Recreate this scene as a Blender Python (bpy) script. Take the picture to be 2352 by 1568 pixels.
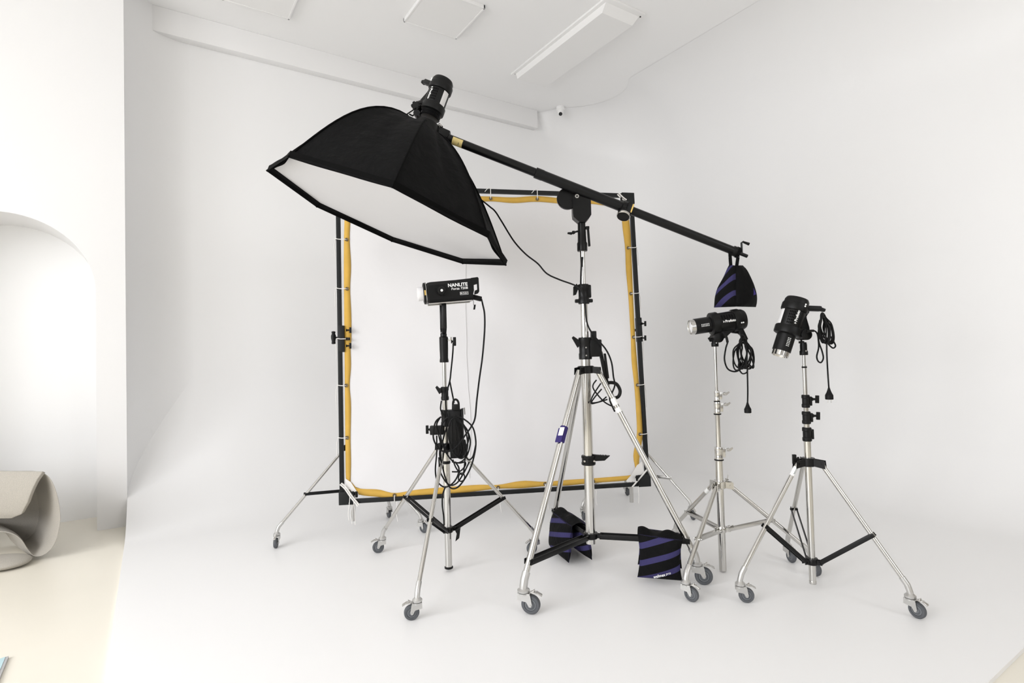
import bpy, bmesh, math, random
from mathutils import Vector as V, Matrix
PI = math.pi
random.seed(4)
for o in list(bpy.data.objects): bpy.data.objects.remove(o)
S = bpy.context.scene
COL = S.collection

# ---------------------------------------------------------------- camera
IW, IH, FPX = 2352, 1568, 1263.5
YAW, PITCH, ROLL, CAMZ = math.radians(33.35), math.radians(1.49), math.radians(-1.485), 1.4
FW = V((math.sin(YAW)*math.cos(PITCH), math.cos(YAW)*math.cos(PITCH), math.sin(PITCH)))
_r0 = V((math.cos(YAW), -math.sin(YAW), 0)); _u0 = _r0.cross(FW)
RT = math.cos(ROLL)*_r0 + math.sin(ROLL)*_u0
UP = -math.sin(ROLL)*_r0 + math.cos(ROLL)*_u0
C0 = V((0, 0, CAMZ))
cam = bpy.data.cameras.new('camera'); camo = bpy.data.objects.new('camera', cam); COL.objects.link(camo)
camo.matrix_world = Matrix(((RT.x, UP.x, -FW.x, C0.x), (RT.y, UP.y, -FW.y, C0.y), (RT.z, UP.z, -FW.z, C0.z), (0, 0, 0, 1)))
cam.sensor_width = 36; cam.lens = FPX/IW*36; cam.clip_start = .05; cam.clip_end = 200
S.camera = camo

# ---------------------------------------------------------------- world, window light, added fill, exposure
S.view_settings.view_transform = 'Standard'; S.view_settings.look = 'None'
S.view_settings.gamma = 1; S.view_settings.use_curve_mapping = False
S.view_settings.exposure = -0.15
wd = bpy.data.worlds.new('sky'); S.world = wd; wd.use_nodes = True
wd.node_tree.nodes['Background'].inputs[0].default_value = (.86, .93, 1.0, 1)
wd.node_tree.nodes['Background'].inputs[1].default_value = .5
WIN = [(-4.6, -1.3), (-4.6, .9), (-4.6, 3.1)]                # windows of the wall off to the left (x, centre y)
WIN_FILL = [(-2.2, -4.4), (.9, -4.4), (4.0, -4.4)]                # unseen windows added behind the photographer for fill
WZ, WH, WW = 2.35, 3.3, 1.75
def window_light(name, loc, rot, power):
    l = bpy.data.lights.new(name, 'AREA'); l.shape = 'RECTANGLE'; l.size = WW; l.size_y = WH
    l.energy = power; l.color = (.972, .976, 1)
    o = bpy.data.objects.new(name, l); COL.objects.link(o); o.location = loc; o.rotation_euler = rot
TILT = math.radians(36)                                      # sky light falls in from above
for x, y in WIN: window_light('window_daylight', (x-.55, y, WZ+.45), (PI/2-TILT, 0, -PI/2), 168)
for x, y in WIN: window_light('window_ground_bounce', (x-.45, y, WZ-.35), (PI/2+TILT, 0, -PI/2), 40)  # upward lamps added at the side windows to lift the ceiling
for (x, y), pw in zip(WIN_FILL, (5, 40, 92)): window_light('window_daylight', (x, y-.55, WZ+.45), (PI/2-TILT, 0, 0), pw)  # fill lamps in the added windows behind the camera

# ---------------------------------------------------------------- pixel helpers (a pixel is only a direction)
def ray(px, py): return ((px-IW/2)*RT - (py-IH/2)*UP)/FPX + FW
def fl(px, py, z=0.0):
    d = ray(px, py); return C0 + d*((z-CAMZ)/d.z)
def pd(px, py, depth): return C0 + ray(px, py)*depth
def proj(p):
    q = V(p)-C0; a = q.dot(FW); return (IW/2+q.dot(RT)/a*FPX, IH/2-q.dot(UP)/a*FPX)
R2 = V((RT.x, RT.y, 0)).normalized(); F2 = V((FW.x, FW.y, 0)).normalized(); ZZ = V((0, 0, 1))
def on_seg(a, b, px, py):                                    # point of a bar that shows at that pixel
    best = None
    for i in range(201):
        p = a.lerp(b, i/200); q = proj(p); e = (q[0]-px)**2+(q[1]-py)**2
        if best is None or e < best[0]: best = (e, p)
    return best[1]

# ---------------------------------------------------------------- materials
MAT = {}
def mat(name, col, rough=.5, metal=0, bump=None, var=None, sheen=0, coat=0, trans=0, spec=None):
    m = bpy.data.materials.new(name); m.use_nodes = True; nt = m.node_tree; b = nt.nodes['Principled BSDF']
    b.inputs['Base Color'].default_value = (*col, 1); b.inputs['Roughness'].default_value = rough
    b.inputs['Metallic'].default_value = metal
    if spec is not None: b.inputs['Specular IOR Level'].default_value = spec
    if sheen: b.inputs['Sheen Weight'].default_value = sheen
    if coat: b.inputs['Coat Weight'].default_value = coat
    if trans: b.inputs['Transmission Weight'].default_value = trans
    tc = nt.nodes.new('ShaderNodeTexCoord')
    if bump:
        n = nt.nodes.new('ShaderNodeTexNoise'); n.inputs['Scale'].default_value = bump[0]; n.inputs['Detail'].default_value = 4
        bp = nt.nodes.new('ShaderNodeBump'); bp.inputs['Strength'].default_value = bump[1]; bp.inputs['Distance'].default_value = bump[2]
        nt.links.new(tc.outputs['Object'], n.inputs['Vector']); nt.links.new(n.outputs['Fac'], bp.inputs['Height'])
        nt.links.new(bp.outputs['Normal'], b.inputs['Normal'])
    if var:
        n = nt.nodes.new('ShaderNodeTexNoise'); n.inputs['Scale'].default_value = var[0]; n.inputs['Detail'].default_value = 3
        r = nt.nodes.new('ShaderNodeValToRGB')
        r.color_ramp.elements[0].position = .35; r.color_ramp.elements[1].position = .7
        r.color_ramp.elements[0].color = (*[c*(1-var[1]) for c in col], 1); r.color_ramp.elements[1].color = (*[min(1, c*(1+var[1])) for c in col], 1)
        nt.links.new(tc.outputs['Object'], n.inputs['Vector']); nt.links.new(n.outputs['Fac'], r.inputs['Fac'])
        nt.links.new(r.outputs['Color'], b.inputs['Base Color'])
    MAT[name] = m; return m
mat('niche_paint', (.93, .928, .922), .6)  # stronger light on the niche back, put into a lighter white than the wall
mat('wall_paint', (.86, .853, .846), .65, bump=(60, .03, .004))
mat('cyc_paint', (.90, .895, .890), .42, bump=(45, .02, .004))
mat('ceiling_paint', (.95, .945, .938), .7)
mat('back_paint', (.50, .47, .43), .7)
mat('cream_floor', (.86, .815, .71), .38, var=(.7, .03))
mat('black_plastic', (.0045, .0045, .0045), .42, spec=.22)
mat('black_metal', (.004, .004, .0042), .34, spec=.25)
mat('frame_black', (.010, .011, .0112), .45, spec=.25)
mat('black_cloth', (.0035, .0035, .0037), .8, bump=(14, .5, .02), spec=.12)
mat('black_lip', (.002, .002, .002), .85, spec=.1)
mat('rubber', (.004, .004, .0042), .55, spec=.2)
mat('chrome', (.60, .59, .565), .13, 1)
mat('satin_steel', (.56, .55, .53), .26, 1)
mat('cast_zinc', (.58, .575, .56), .34, .85)
mat('wheel_grey', (.085, .09, .098), .55)
mat('wheel_hub', (.16, .17, .18), .5)
mat('yellow_cloth', (.66, .40, .07), .8, bump=(70, .1, .004), var=(9, .05))
mat('white_cloth', (.78, .77, .775), .8, bump=(3, .25, .03))
mat('diffuser', (.70, .695, .70), .7, bump=(4, .15, .03))
mat('white_cord', (.85, .83, .80), .7)
mat('white_plastic', (.90, .893, .88), .4)
mat('white_print', (.9, .9, .88), .5)
mat('gold', (.75, .52, .16), .35, .6)
mat('brass_label', (.78, .62, .25), .5)
mat('glass_frost', (.80, .79, .79), .35)
mat('brushed', (.16, .13, .08), .4, .7)
mat('purple', (.045, .033, .15), .8, spec=.2)
mat('chair_fabric', (.45, .42, .37), .9, bump=(300, .5, .004), var=(220, .10), sheen=.1)
mat('blue_paper', (.50, .70, .74), .3)
mat('grey_edge', (.45, .45, .45), .4)
mat('dark_print', (.03, .06, .06), .5)
mat('lens_black', (.004, .004, .005), .08, coat=1)
def bag_material():
    m = bpy.data.materials.new('striped_bag'); m.use_nodes = True; nt = m.node_tree; b = nt.nodes['Principled BSDF']
    b.inputs['Roughness'].default_value = .85; b.inputs['Specular IOR Level'].default_value = .15
    uv = nt.nodes.new('ShaderNodeUVMap'); sp = nt.nodes.new('ShaderNodeSeparateXYZ'); nt.links.new(uv.outputs[0], sp.inputs[0])
    def mth(op, a, bv=None):
        n = nt.nodes.new('ShaderNodeMath'); n.operation = op
        for i, v in enumerate((a, bv)):
            if v is None: continue
            if isinstance(v, (int, float)): n.inputs[i].default_value = v
            else: nt.links.new(v, n.inputs[i])
        return n.outputs[0]
    p = mth('ADD', sp.outputs[1], mth('MULTIPLY', sp.outputs[0], .40))
    q = mth('FRACT', mth('DIVIDE', mth('ADD', p, .21), .40))
    s = mth('LESS_THAN', q, .35)
    mx = nt.nodes.new('ShaderNodeMix'); mx.data_type = 'RGBA'
    nt.links.new(s, mx.inputs['Factor']); mx.inputs['A'].default_value = (.0035, .0035, .0038, 1); mx.inputs['B'].default_value = (.043, .038, .115, 1)
    nt.links.new(mx.outputs['Result'], b.inputs['Base Color'])
    n = nt.nodes.new('ShaderNodeTexNoise'); n.inputs['Scale'].default_value = 30; tc = nt.nodes.new('ShaderNodeTexCoord')
    bp = nt.nodes.new('ShaderNodeBump'); bp.inputs['Strength'].default_value = .5; bp.inputs['Distance'].default_value = .01
    nt.links.new(tc.outputs['Object'], n.inputs['Vector']); nt.links.new(n.outputs['Fac'], bp.inputs['Height']); nt.links.new(bp.outputs['Normal'], b.inputs['Normal'])
    MAT['striped_bag'] = m
bag_material()

# ---------------------------------------------------------------- mesh builder
def frame_of(d):
    d = V(d).normalized(); a = V((0, 0, 1)) if abs(d.z) < .9 else V((1, 0, 0))
    x = d.cross(a).normalized(); return x, d.cross(x).normalized(), d
def smooth_path(pts, n=8, closed=False):
    pts = [V(p) for p in pts]; m = len(pts); out = []
    for i in range(m if closed else m-1):
        g = (lambda k: pts[k % m]) if closed else (lambda k: pts[min(max(k, 0), m-1)])
        p0, p1, p2, p3 = g(i-1), g(i), g(i+1), g(i+2)
        for k in range(n):
            t = k/n
            out.append(.5*((2*p1)+(p2-p0)*t+(2*p0-5*p1+4*p2-p3)*t*t+(3*p1-p0-3*p2+p3)*t**3))
    if not closed: out.append(pts[-1])
    return out
class MB:
    def __init__(s): s.v = []; s.f = []; s.uv = {}
    def add(s, vs, fs):
        b = len(s.v); s.v += [V(p) for p in vs]; s.f += [tuple(b+i for i in f) for f in fs]; return s
    def tube(s, a, b, r, r2=None, n=16, caps=True):
        return s.lathe([(r, 0), (r2 if r2 is not None else r, (V(b)-V(a)).length)], a, V(b)-V(a), n, caps)
    def lathe(s, prof, org, axis, n=24, caps=True):
        x, y, d = frame_of(axis); org = V(org); vs = []; fs = []
        for r, h in prof:
            for k in range(n):
                t = 2*PI*k/n; vs.append(org+d*h+(x*math.cos(t)+y*math.sin(t))*r)
        for i in range(len(prof)-1):
            for k in range(n):
                k2 = (k+1) % n; fs.append((i*n+k, i*n+k2, (i+1)*n+k2, (i+1)*n+k))
        if caps:
            fs.append(tuple(range(n-1, -1, -1))); fs.append(tuple((len(prof)-1)*n+k for k in range(n)))
        return s.add(vs, fs)
    def path(s, pts, r, n=8, closed=False):
        pts = [V(p) for p in pts]; m = len(pts); vs = []; fs = []
        prev = None
        for i, p in enumerate(pts):
            d = (pts[(i+1) % m]-pts[i-1]) if closed else (pts[min(i+1, m-1)]-pts[max(i-1, 0)])
            if d.length < 1e-9: d = V((0, 0, 1))
            d.normalize()
            if prev is None: x = frame_of(d)[0]
            else:
                x = prev-d*prev.dot(d)
                x = x.normalized() if x.length > 1e-6 else frame_of(d)[0]
            prev = x; y = d.cross(x)
            for k in range(n): t = 2*PI*k/n; vs.append(p+(x*math.cos(t)+y*math.sin(t))*r)
        for i in range(m if closed else m-1):
            j = (i+1) % m
            for k in range(n): k2 = (k+1) % n; fs.append((i*n+k, i*n+k2, j*n+k2, j*n+k))
        if not closed: fs.append(tuple(range(n-1, -1, -1))); fs.append(tuple((m-1)*n+k for k in range(n)))
        return s.add(vs, fs)
    def box(s, c, ax, ay, az, bev=0.0):
        """c centre, ax ay az half-extent vectors"""
        c, ax, ay, az = V(c), V(ax), V(ay), V(az)
        bm = bmesh.new(); vs = [bm.verts.new((i, j, k)) for i in (-1, 1) for j in (-1, 1) for k in (-1, 1)]
        for f in ((0, 1, 3, 2), (4, 6, 7, 5), (0, 4, 5, 1), (2, 3, 7, 6), (0, 2, 6, 4), (1, 5, 7, 3)): bm.faces.new([vs[i] for i in f])
        L = (ax.length, ay.length, az.length)
        for v in bm.verts: v.co = V((v.co.x*L[0], v.co.y*L[1], v.co.z*L[2]))
        if bev: bmesh.ops.bevel(bm, geom=list(bm.edges), offset=min(bev, min(L)*.9), segments=2, affect='EDGES', profile=.6)
        X, Y, Z = ax.normalized(), ay.normalized(), az.normalized()
        bm.verts.index_update(); s.add([c+X*v.co.x+Y*v.co.y+Z*v.co.z for v in bm.verts], [[v.index for v in f.verts] for f in bm.faces]); bm.free(); return s
    def bar(s, a, b, w, t, side=ZZ, bev=.002):
        a, b = V(a), V(b); d = (b-a)/2; sd = V(side)-d.normalized()*V(side).dot(d.normalized()); sd.normalize(); n = d.normalized().cross(sd)
        return s.box((a+b)/2, d, sd*w/2, n*t/2, bev)
    def prism(s, poly, dvec):
        """poly list of 3D points, extruded by dvec"""
        n = len(poly); dv = V(dvec); vs = [V(p) for p in poly]+[V(p)+dv for p in poly]
        fs = [tuple(range(n-1, -1, -1)), tuple(range(n, 2*n))]+[(i, (i+1) % n, n+(i+1) % n, n+i) for i in range(n)]
        return s.add(vs, fs)
    def grid(s, fn, nu, nv, uv=False, closed_u=False):
        b = len(s.v); fs = []
        for j in range(nv+1):
            for i in range(nu+1): s.v.append(V(fn(i/nu, j/nv)))
        for j in range(nv):
            for i in range(nu):
                a = b+j*(nu+1)+i; f = (a, a+1, a+nu+2, a+nu+1)
                if uv: s.uv[len(s.f)] = [(i/nu, j/nv), ((i+1)/nu, j/nv), ((i+1)/nu, (j+1)/nv), (i/nu, (j+1)/nv)]
                s.f.append(f)
        return s
ORG = {}
def link(name, mb, m, parent=None, angle=35, org=None):
    me = bpy.data.meshes.new(name)
    o0 = ORG.get(parent.name, V((0, 0, 0))) if parent else (V(org) if org is not None else V((0, 0, 0)))
    me.from_pydata([p-o0 for p in mb.v], [], mb.f)
    if mb.uv:
        L = me.uv_layers.new(name='UVMap')
        for p in me.polygons:
            u = mb.uv.get(p.index)
            if u:
                for k, li in enumerate(p.loop_indices): L.data[li].uv = u[k]
    me.validate()
    bm = bmesh.new(); bm.from_mesh(me); bmesh.ops.recalc_face_normals(bm, faces=bm.faces); bm.to_mesh(me); bm.free()
    for p in me.polygons: p.use_smooth = True
    me.set_sharp_from_angle(angle=math.radians(angle))
    me.materials.append(MAT[m]); o = bpy.data.objects.new(name, me); COL.objects.link(o)
    if parent: o.parent = parent
    else: o.location = o0
    ORG[o.name] = o0
    return o
def tag(o, label, cat, group=None):
    o['label'] = label; o['category'] = cat
    if group: o['group'] = group
    return o
def thing(name, label, cat, loc, group=None):
    o = bpy.data.objects.new(name, None); COL.objects.link(o); o.location = loc; o.empty_display_size = .1
    ORG[o.name] = V(loc); return tag(o, label, cat, group)
def struct(name, mb, m, parent=None, angle=35):
    o = link(name, mb, m, parent, angle)
    if not parent: o['kind'] = 'structure'
    return o
def text_mb(body, size, place, shear=0.0, bold=0.0, align='LEFT', depth=.0006, width=None):
    """place(x, y, h) -> world point"""
    cu = bpy.data.curves.new('t', 'FONT'); cu.body = body; cu.size = size; cu.align_x = align; cu.shear = shear; cu.offset = bold; cu.resolution_u = 3
    o = bpy.data.objects.new('t', cu); COL.objects.link(o); dg = bpy.context.evaluated_depsgraph_get()
    me = bpy.data.meshes.new_from_object(o.evaluated_get(dg)); mb = MB(); kx = width/max(v.co.x for v in me.vertices) if width else 1.0
    mb.add([place(v.co.x*kx, v.co.y, depth) for v in me.vertices], [tuple(p.vertices) for p in me.polygons])
    bpy.data.objects.remove(o); bpy.data.curves.remove(cu); bpy.data.meshes.remove(me); return mb

# ================================================================ SETTING
XL, YS, YB, XR, HC = -.18, 6.0, 6.55, 6.4, 5.0
COVE, Y0 = 1.27, 5.28
FZ = -.02                                                    # cream floor lies a little lower than the white stage
struct('floor', MB().box((1.2, 1.2, FZ-.05), (5.9, 0, 0), (0, 5.8, 0), (0, 0, .05)), 'cream_floor')
# white stage floor, cove and wall, one sweep with a rounded right corner
RC = 1.45                                                    # plan radius of the rounded right corner
FRONT = .87
def plan(u):                                                 # wall line in plan and its inward normal
    L1 = XR-RC-XL; L2 = RC*PI/2; L3 = YB-RC-FRONT; t = u*(L1+L2+L3)
    if t < L1: return V((XL+t, YB, 0)), V((0, -1, 0))
    if t < L1+L2:
        a = (t-L1)/RC; n = V((-math.sin(a), -math.cos(a), 0)); return V((XR-RC, YB-RC, 0))-n*RC, n
    return V((XR, YB-RC-(t-L1-L2), 0)), V((-1, 0, 0))
def top_radius(u):                                           # the wall rounds into the ceiling beyond the beam
    L = (XR-RC-XL)+RC*PI/2+(YB-RC-FRONT); t = u*L-(4.80-XL)
    return .012 if t < 0 else .012+.36*min(1, t/.25)+.75*min(1, max(0, t-.3)/2.2)
def profile(u):
    p = [(COVE-COVE*math.sin(a), COVE-COVE*math.cos(a)) for a in [PI/2*k/28 for k in range(29)]]; r = top_radius(u)
    return p+[(r-r*math.cos(a), HC-.002-r+r*math.sin(a)) for a in [PI/2*k/14 for k in range(15)]]
mb = MB(); NU = 160
us = [k/NU for k in range(NU+1)]
for u in us:
    p, n = plan(u); prof = profile(u)
    for off, z in prof: mb.v.append(p+n*off+ZZ*z)
K = len(prof)
for i in range(NU):
    for j in range(K-1): a = i*K+j; mb.f.append((a, a+1, a+K+1, a+K))
struct('wall_back', mb, 'cyc_paint', angle=60)
inner = [plan(u)[0]+plan(u)[1]*COVE for u in us]
poly = [(p.x, p.y, 0) for p in inner]+[(XR-COVE, FRONT, 0), (XL, FRONT, 0)]
poly.append((XL, Y0, 0))
mb = MB(); mb.prism([V(p)+V((0, 0, FZ)) for p in poly[:-1]], V((0, 0, -FZ)))
struct('floor', mb, 'cyc_paint', angle=20)
# rounded return between the arch wall and the sweep
RV = .55
mb = MB()
arc = [V((XL+RV-RV*math.cos(a), YS+RV*math.sin(a), 0)) for a in [PI/2*k/24 for k in range(25)]]
for p in arc: mb.v += [p+ZZ*FZ, p+ZZ*(HC+.1)]
for k in range(24): mb.f.append((2*k, 2*k+1, 2*k+3, 2*k+2))
struct('wall_return', mb, 'cyc_paint', angle=60)
# arch wall with its niche
AX, AR, AZ, ND = -1.02, .625, 2.06, .55
hole = [(AX+AR, FZ)]+[(AX+AR*math.cos(a), AZ+AR*math.sin(a)) for a in [PI*k/40 for k in range(41)]]+[(AX-AR, FZ)]
mb = MB(); TZ = HC+.1; WP = lambda x, z: V((x, YS, z))
def wq(*q): mb.add([WP(*p) for p in q], [tuple(range(len(q)))])
wq((-4.6, FZ), (AX-AR, FZ), (AX-AR, TZ), (-4.6, TZ)); wq((AX+AR, FZ), (XL, FZ), (XL, TZ), (AX+AR, TZ))
for a, b in zip(hole[1:-1], hole[2:-1]): wq(b, a, (a[0], TZ), (b[0], TZ))
h = [WP(x, z) for x, z in hole]; b0 = len(mb.v)
mb.v += h+[p+V((0, ND, 0)) for p in h]; nh = len(h)
for k in range(nh-1): mb.f.append((b0+k, b0+k+1, b0+nh+k+1, b0+nh+k))
bk = [p+V((0, ND, 0)) for p in h]; ctr_ = V((AX, YS+ND, AZ))
nb = MB().add(bk+[ctr_], [(k, k+1, nh) for k in range(nh-1)]+[(nh-1, 0, nh)])
wl_ = struct('wall_left', mb, 'wall_paint', angle=30)
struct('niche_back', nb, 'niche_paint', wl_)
struct('ceiling', MB().box((1.2, 1.2, HC+.05), (6.0, 0, 0), (0, 6.0, 0), (0, 0, .05)), 'ceiling_paint')
struct('trim_1', MB().box(((XL+4.79)/2+.1, YB-.055, HC-.13), ((4.79-XL)/2-.1, 0, 0), (0, .055, 0), (0, 0, .13), .006), 'wall_paint')
# off-camera walls with window openings (side ones hold the daylight, front ones are added for fill)
def window_wall(name, fixed, axis, lo, hi, centres):
    mb = MB(); z0, z1 = WZ-WH/2, WZ+WH/2; cuts = sorted(centres)
    def slab(a, b, c, d):
        m = [(a+b)/2, (c+d)/2]
        if axis == 'y': mb.box((fixed, m[0], m[1]), (.1, 0, 0), (0, (b-a)/2, 0), (0, 0, (d-c)/2))
        else: mb.box((m[0], fixed, m[1]), ((b-a)/2, 0, 0), (0, .1, 0), (0, 0, (d-c)/2))
    slab(lo, hi, FZ-.1, z0); slab(lo, hi, z1, HC+.1); e = lo
    for c in cuts: slab(e, c-WW/2, z0, z1); e = c+WW/2
    slab(e, hi, z0, z1); return mb
struct('wall_window_side', window_wall('w', -4.7, 'y', -4.4, 6.1, [y for x, y in WIN]), 'wall_paint')
struct('wall_front', window_wall('w', -4.5, 'x', -4.7, 7.0, [x for x, y in WIN_FILL]), 'back_paint')
struct('wall_right', MB().box((7.0, -1.6, HC/2), (.1, 0, 0), (0, 2.8, 0), (0, 0, HC/2+.1)), 'back_paint')
n = 0
for (x, y), ax in [(w, 'y') for w in WIN]+[(w, 'x') for w in WIN_FILL]:  # side windows first, then the ones added in front for fill
    n += 1; t = V((0, 1, 0)) if ax == 'y' else V((1, 0, 0)); c = V((x-.1, y, WZ)) if ax == 'y' else V((x, y-.1, WZ)); d = .03
    mb = MB(); nn = t.cross(ZZ)
    for s in (-1, 0, 1): mb.box(c+t*s*(WW/2-.03), t*.03, nn*.03, ZZ*WH/2)
    for s in (-1, .3, 1): mb.box(c+ZZ*s*(WH/2-.03), t*(WW/2), nn*.03, ZZ*.03)
    struct('window_%d' % n, mb, 'white_plastic')

# ================================================================ CEILING FITTINGS
def panel_light(corner_px, w, d, label):
    p = fl(*corner_px, HC); c = V((p.x-w/2, p.y-d/2, HC))
    t = thing('ceiling_light', label, 'ceiling light', c, 'square ceiling panels')
    mb = MB(); r = .02
    for sx in (-1, 1): mb.box(c+V((sx*(w/2-r/2), 0, -.02)), (r/2, 0, 0), (0, d/2, 0), (0, 0, .02), .004)
    for sy in (-1, 1): mb.box(c+V((0, sy*(d/2-r/2), -.02)), (w/2, 0, 0), (0, r/2, 0), (0, 0, .02), .004)
    link('frame', mb, 'white_plastic', t)
    link('diffuser', MB().box(c+V((0, 0, -.030)), (w/2-r, 0, 0), (0, d/2-r, 0), (0, 0, .006)), 'white_plastic', t)
panel_light((1048, 83), .63, .64, 'square white ceiling panel beside the long ceiling fitting')
panel_light((665, 38), .63, .64, 'square white ceiling panel farther from the long ceiling fitting')
pa, pb, pc = fl(1173, 168, HC), fl(1480, 28, HC), fl(1275, 192, HC)
lx0, lx1, ly1, ly0 = pa.x, pb.x+.02, pa.y, pb.y
c = V(((lx0+lx1)/2, (ly0+ly1)/2, HC))
t = thing('ceiling_fitting', 'long white box-shaped ceiling fitting with a sloped recessed end', 'ceiling fitting', c)
hx, hy = (lx1-lx0)/2, (ly1-ly0)/2
mb = MB(); mb.box(c+V((0, 0, -.012)), (hx, 0, 0), (0, hy, 0), (0, 0, .012), .004); link('mounting_plate', mb, 'white_plastic', t)
b0 = [c+V((sx*(hx-.04), sy*(hy-.06), -.024)) for sx, sy in ((-1, -1), (1, -1), (1, 1), (-1, 1))]
b1 = [c+V((sx*(hx-.06), sy*(hy-.10)+.04, -.085)) for sx, sy in ((-1, -1), (1, -1), (1, 1), (-1, 1))]
mb = MB().add(b0+b1, [(0, 1, 2, 3), (7, 6, 5, 4), (0, 4, 5, 1), (1, 5, 6, 2), (2, 6, 7, 3), (3, 7, 4, 0)]); link('housing', mb, 'white_plastic', t)
link('screw', MB().lathe([(.008, 0), (.008, .006)], c+V((hx-.03, -hy+.05, -.024)), (0, 0, -1), 10), 'black_plastic', t)
link('screw', MB().lathe([(.006, 0), (.006, .006)], c+V((-hx+.03, hy-.05, -.024)), (0, 0, -1), 10), 'satin_steel', t)
# dome camera
c = fl(1287, 246, HC)
t = thing('security_camera', 'small white dome security camera with black lens on the ceiling', 'security camera', c)
link('base', MB().lathe([(.062, 0), (.066, .012), (.064, .04), (.05, .05)], c, (0, 0, -1), 32), 'white_plastic', t)
link('dome', MB().lathe([(.048, 0), (.05, .02), (.046, .05), (.034, .07), (.015, .078)], c-ZZ*.045, (0, 0, -1), 32), 'white_plastic', t)
d = (C0-c).normalized(); d = (d*.85+V((0, 0, -.2))).normalized()
lc = c-ZZ*.09
link('lens', MB().lathe([(.024, 0), (.026, .02), (.026, .045), (.022, .05), (.018, .044)], lc, d, 24), 'lens_black', t)
link('lens_ring', MB().lathe([(.030, .02), (.030, .038), (.0262, .04), (.0262, .02)], lc, d, 24, caps=False), 'white_plastic', t)

# ================================================================ CASTERS AND TRIPODS
def caster(parent, px, dirab, rw, stem_h=.04, o=None, lever=True, dark=False):
    """wheel touches the floor at pixel px; dirab: trail direction in (right, away) of the view. Returns stem top"""
    p = fl(*px); d = (R2*dirab[0]+F2*dirab[1]).normalized(); o = o if o is not None else rw*.75
    s = V((p.x, p.y, 0))-d*o; a = d.cross(ZZ); w = rw*.32; top = rw*2+.012
    mb = MB()
    mb.lathe([(.62*rw, 0), (.66*rw, .004), (.66*rw, .011), (.5*rw, .017), (.38*rw, .022)], s+ZZ*top, ZZ, 24)
    mb.lathe([(.62*rw, 0), (.62*rw, .007)], s+ZZ*(top-.010), ZZ, 24)
    ax = s+d*o+ZZ*rw
    for sg in (-1, 1):
        q = a*sg*(w+.0045)
        poly = [s-d*.58*rw+ZZ*(top-.003)+q, s+d*.70*rw+ZZ*(top-.003)+q, s+d*(.80*rw)+ZZ*(top-.28*rw)+q, ax+d*.20*rw+ZZ*(.08*rw)+q, ax+d*.10*rw-ZZ*.16*rw+q, ax-d*.12*rw-ZZ*.16*rw+q, ax-d*.42*rw+ZZ*(.35*rw)+q, s-d*.60*rw+ZZ*(rw*1.5)+q]
        mb.prism(poly, a*sg*.003)
    mb.box(s+d*.08*rw+ZZ*(top-.004), d*.66*rw, a*(w+.005), ZZ*.002)
    mb.tube(ax-a*(w+.011), ax+a*(w+.011), .006, n=10)
    k = link('caster', mb, 'cast_zinc', parent)
    wm = MB().lathe([(.30*rw, -w), (.62*rw, -w*.72), (.66*rw, -w*.95), (.9*rw, -w*.9), (rw, -w*.45), (rw, w*.45), (.9*rw, w*.9), (.66*rw, w*.95), (.62*rw, w*.72), (.30*rw, w)], ax, a, 32)
    link('wheel', wm, 'wheel_grey', k)
    hm = MB().lathe([(.16*rw, -w-.002), (.42*rw, -w*.86), (.58*rw, -w*.80), (.58*rw, w*.80), (.42*rw, w*.86), (.16*rw, w+.002)], ax, a, 24)
    link('wheel_hub', hm, 'wheel_hub', k)
    if lever:
        q = s+d*.85*rw+ZZ*(top-.002)
        lm = MB().box(q+d*.30*rw+ZZ*.05*rw, (d*.36-ZZ*.02)*rw, a*w*.9, ZZ*.004, .003)
        lm.box(q+d*.82*rw-ZZ*.08*rw, (d*.30-ZZ*.16)*rw, a*w*.75, ZZ*.004, .003)
        lm.box(q+d*.20*rw+ZZ*.16*rw, (d*.14+ZZ*.10)*rw, a*w*.6, ZZ*.006, .003)
        link('brake_lever', lm, 'satin_steel', k)
    return s+ZZ*(top+.015), k
def knob(parent, p, d, L, m='black_plastic', name='locking_knob', w=.04, t=.014):
    """T-shaped locking screw: stem along d, cross bar at the end"""
    d = V(d).normalized(); a = ZZ-d*d.z
    a = a.normalized() if a.length > .1 else R2
    mb = MB().tube(p, p+d*L, t*.38, n=10); mb.lathe([(t*.7, 0), (t*.55, L*.35)], p, d, 10)
    mb.box(p+d*(L+t*.4), a*w/2, d*t*.5, d.cross(a)*t*.42, .003)
    return link(name, mb, m, parent)
def wingnut(parent, p, d, L, m='chrome'):
    d = V(d).normalized(); e = d.cross(ZZ).normalized()
    mb = MB().tube(p, p+d*L*.5, .006, n=10).lathe([(.010, L*.3), (.012, L*.5), (.006, L*.55)], p, d, 12)
    mb.prism([p+d*L*.45-ZZ*.006, p+d*L*.62-ZZ*.011, p+d*L*1.0+ZZ*.002, p+d*L*.96+ZZ*.012, p+d*L*.6+ZZ*.006], e*.006)
    return link('locking_knob', mb, m, parent)
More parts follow.
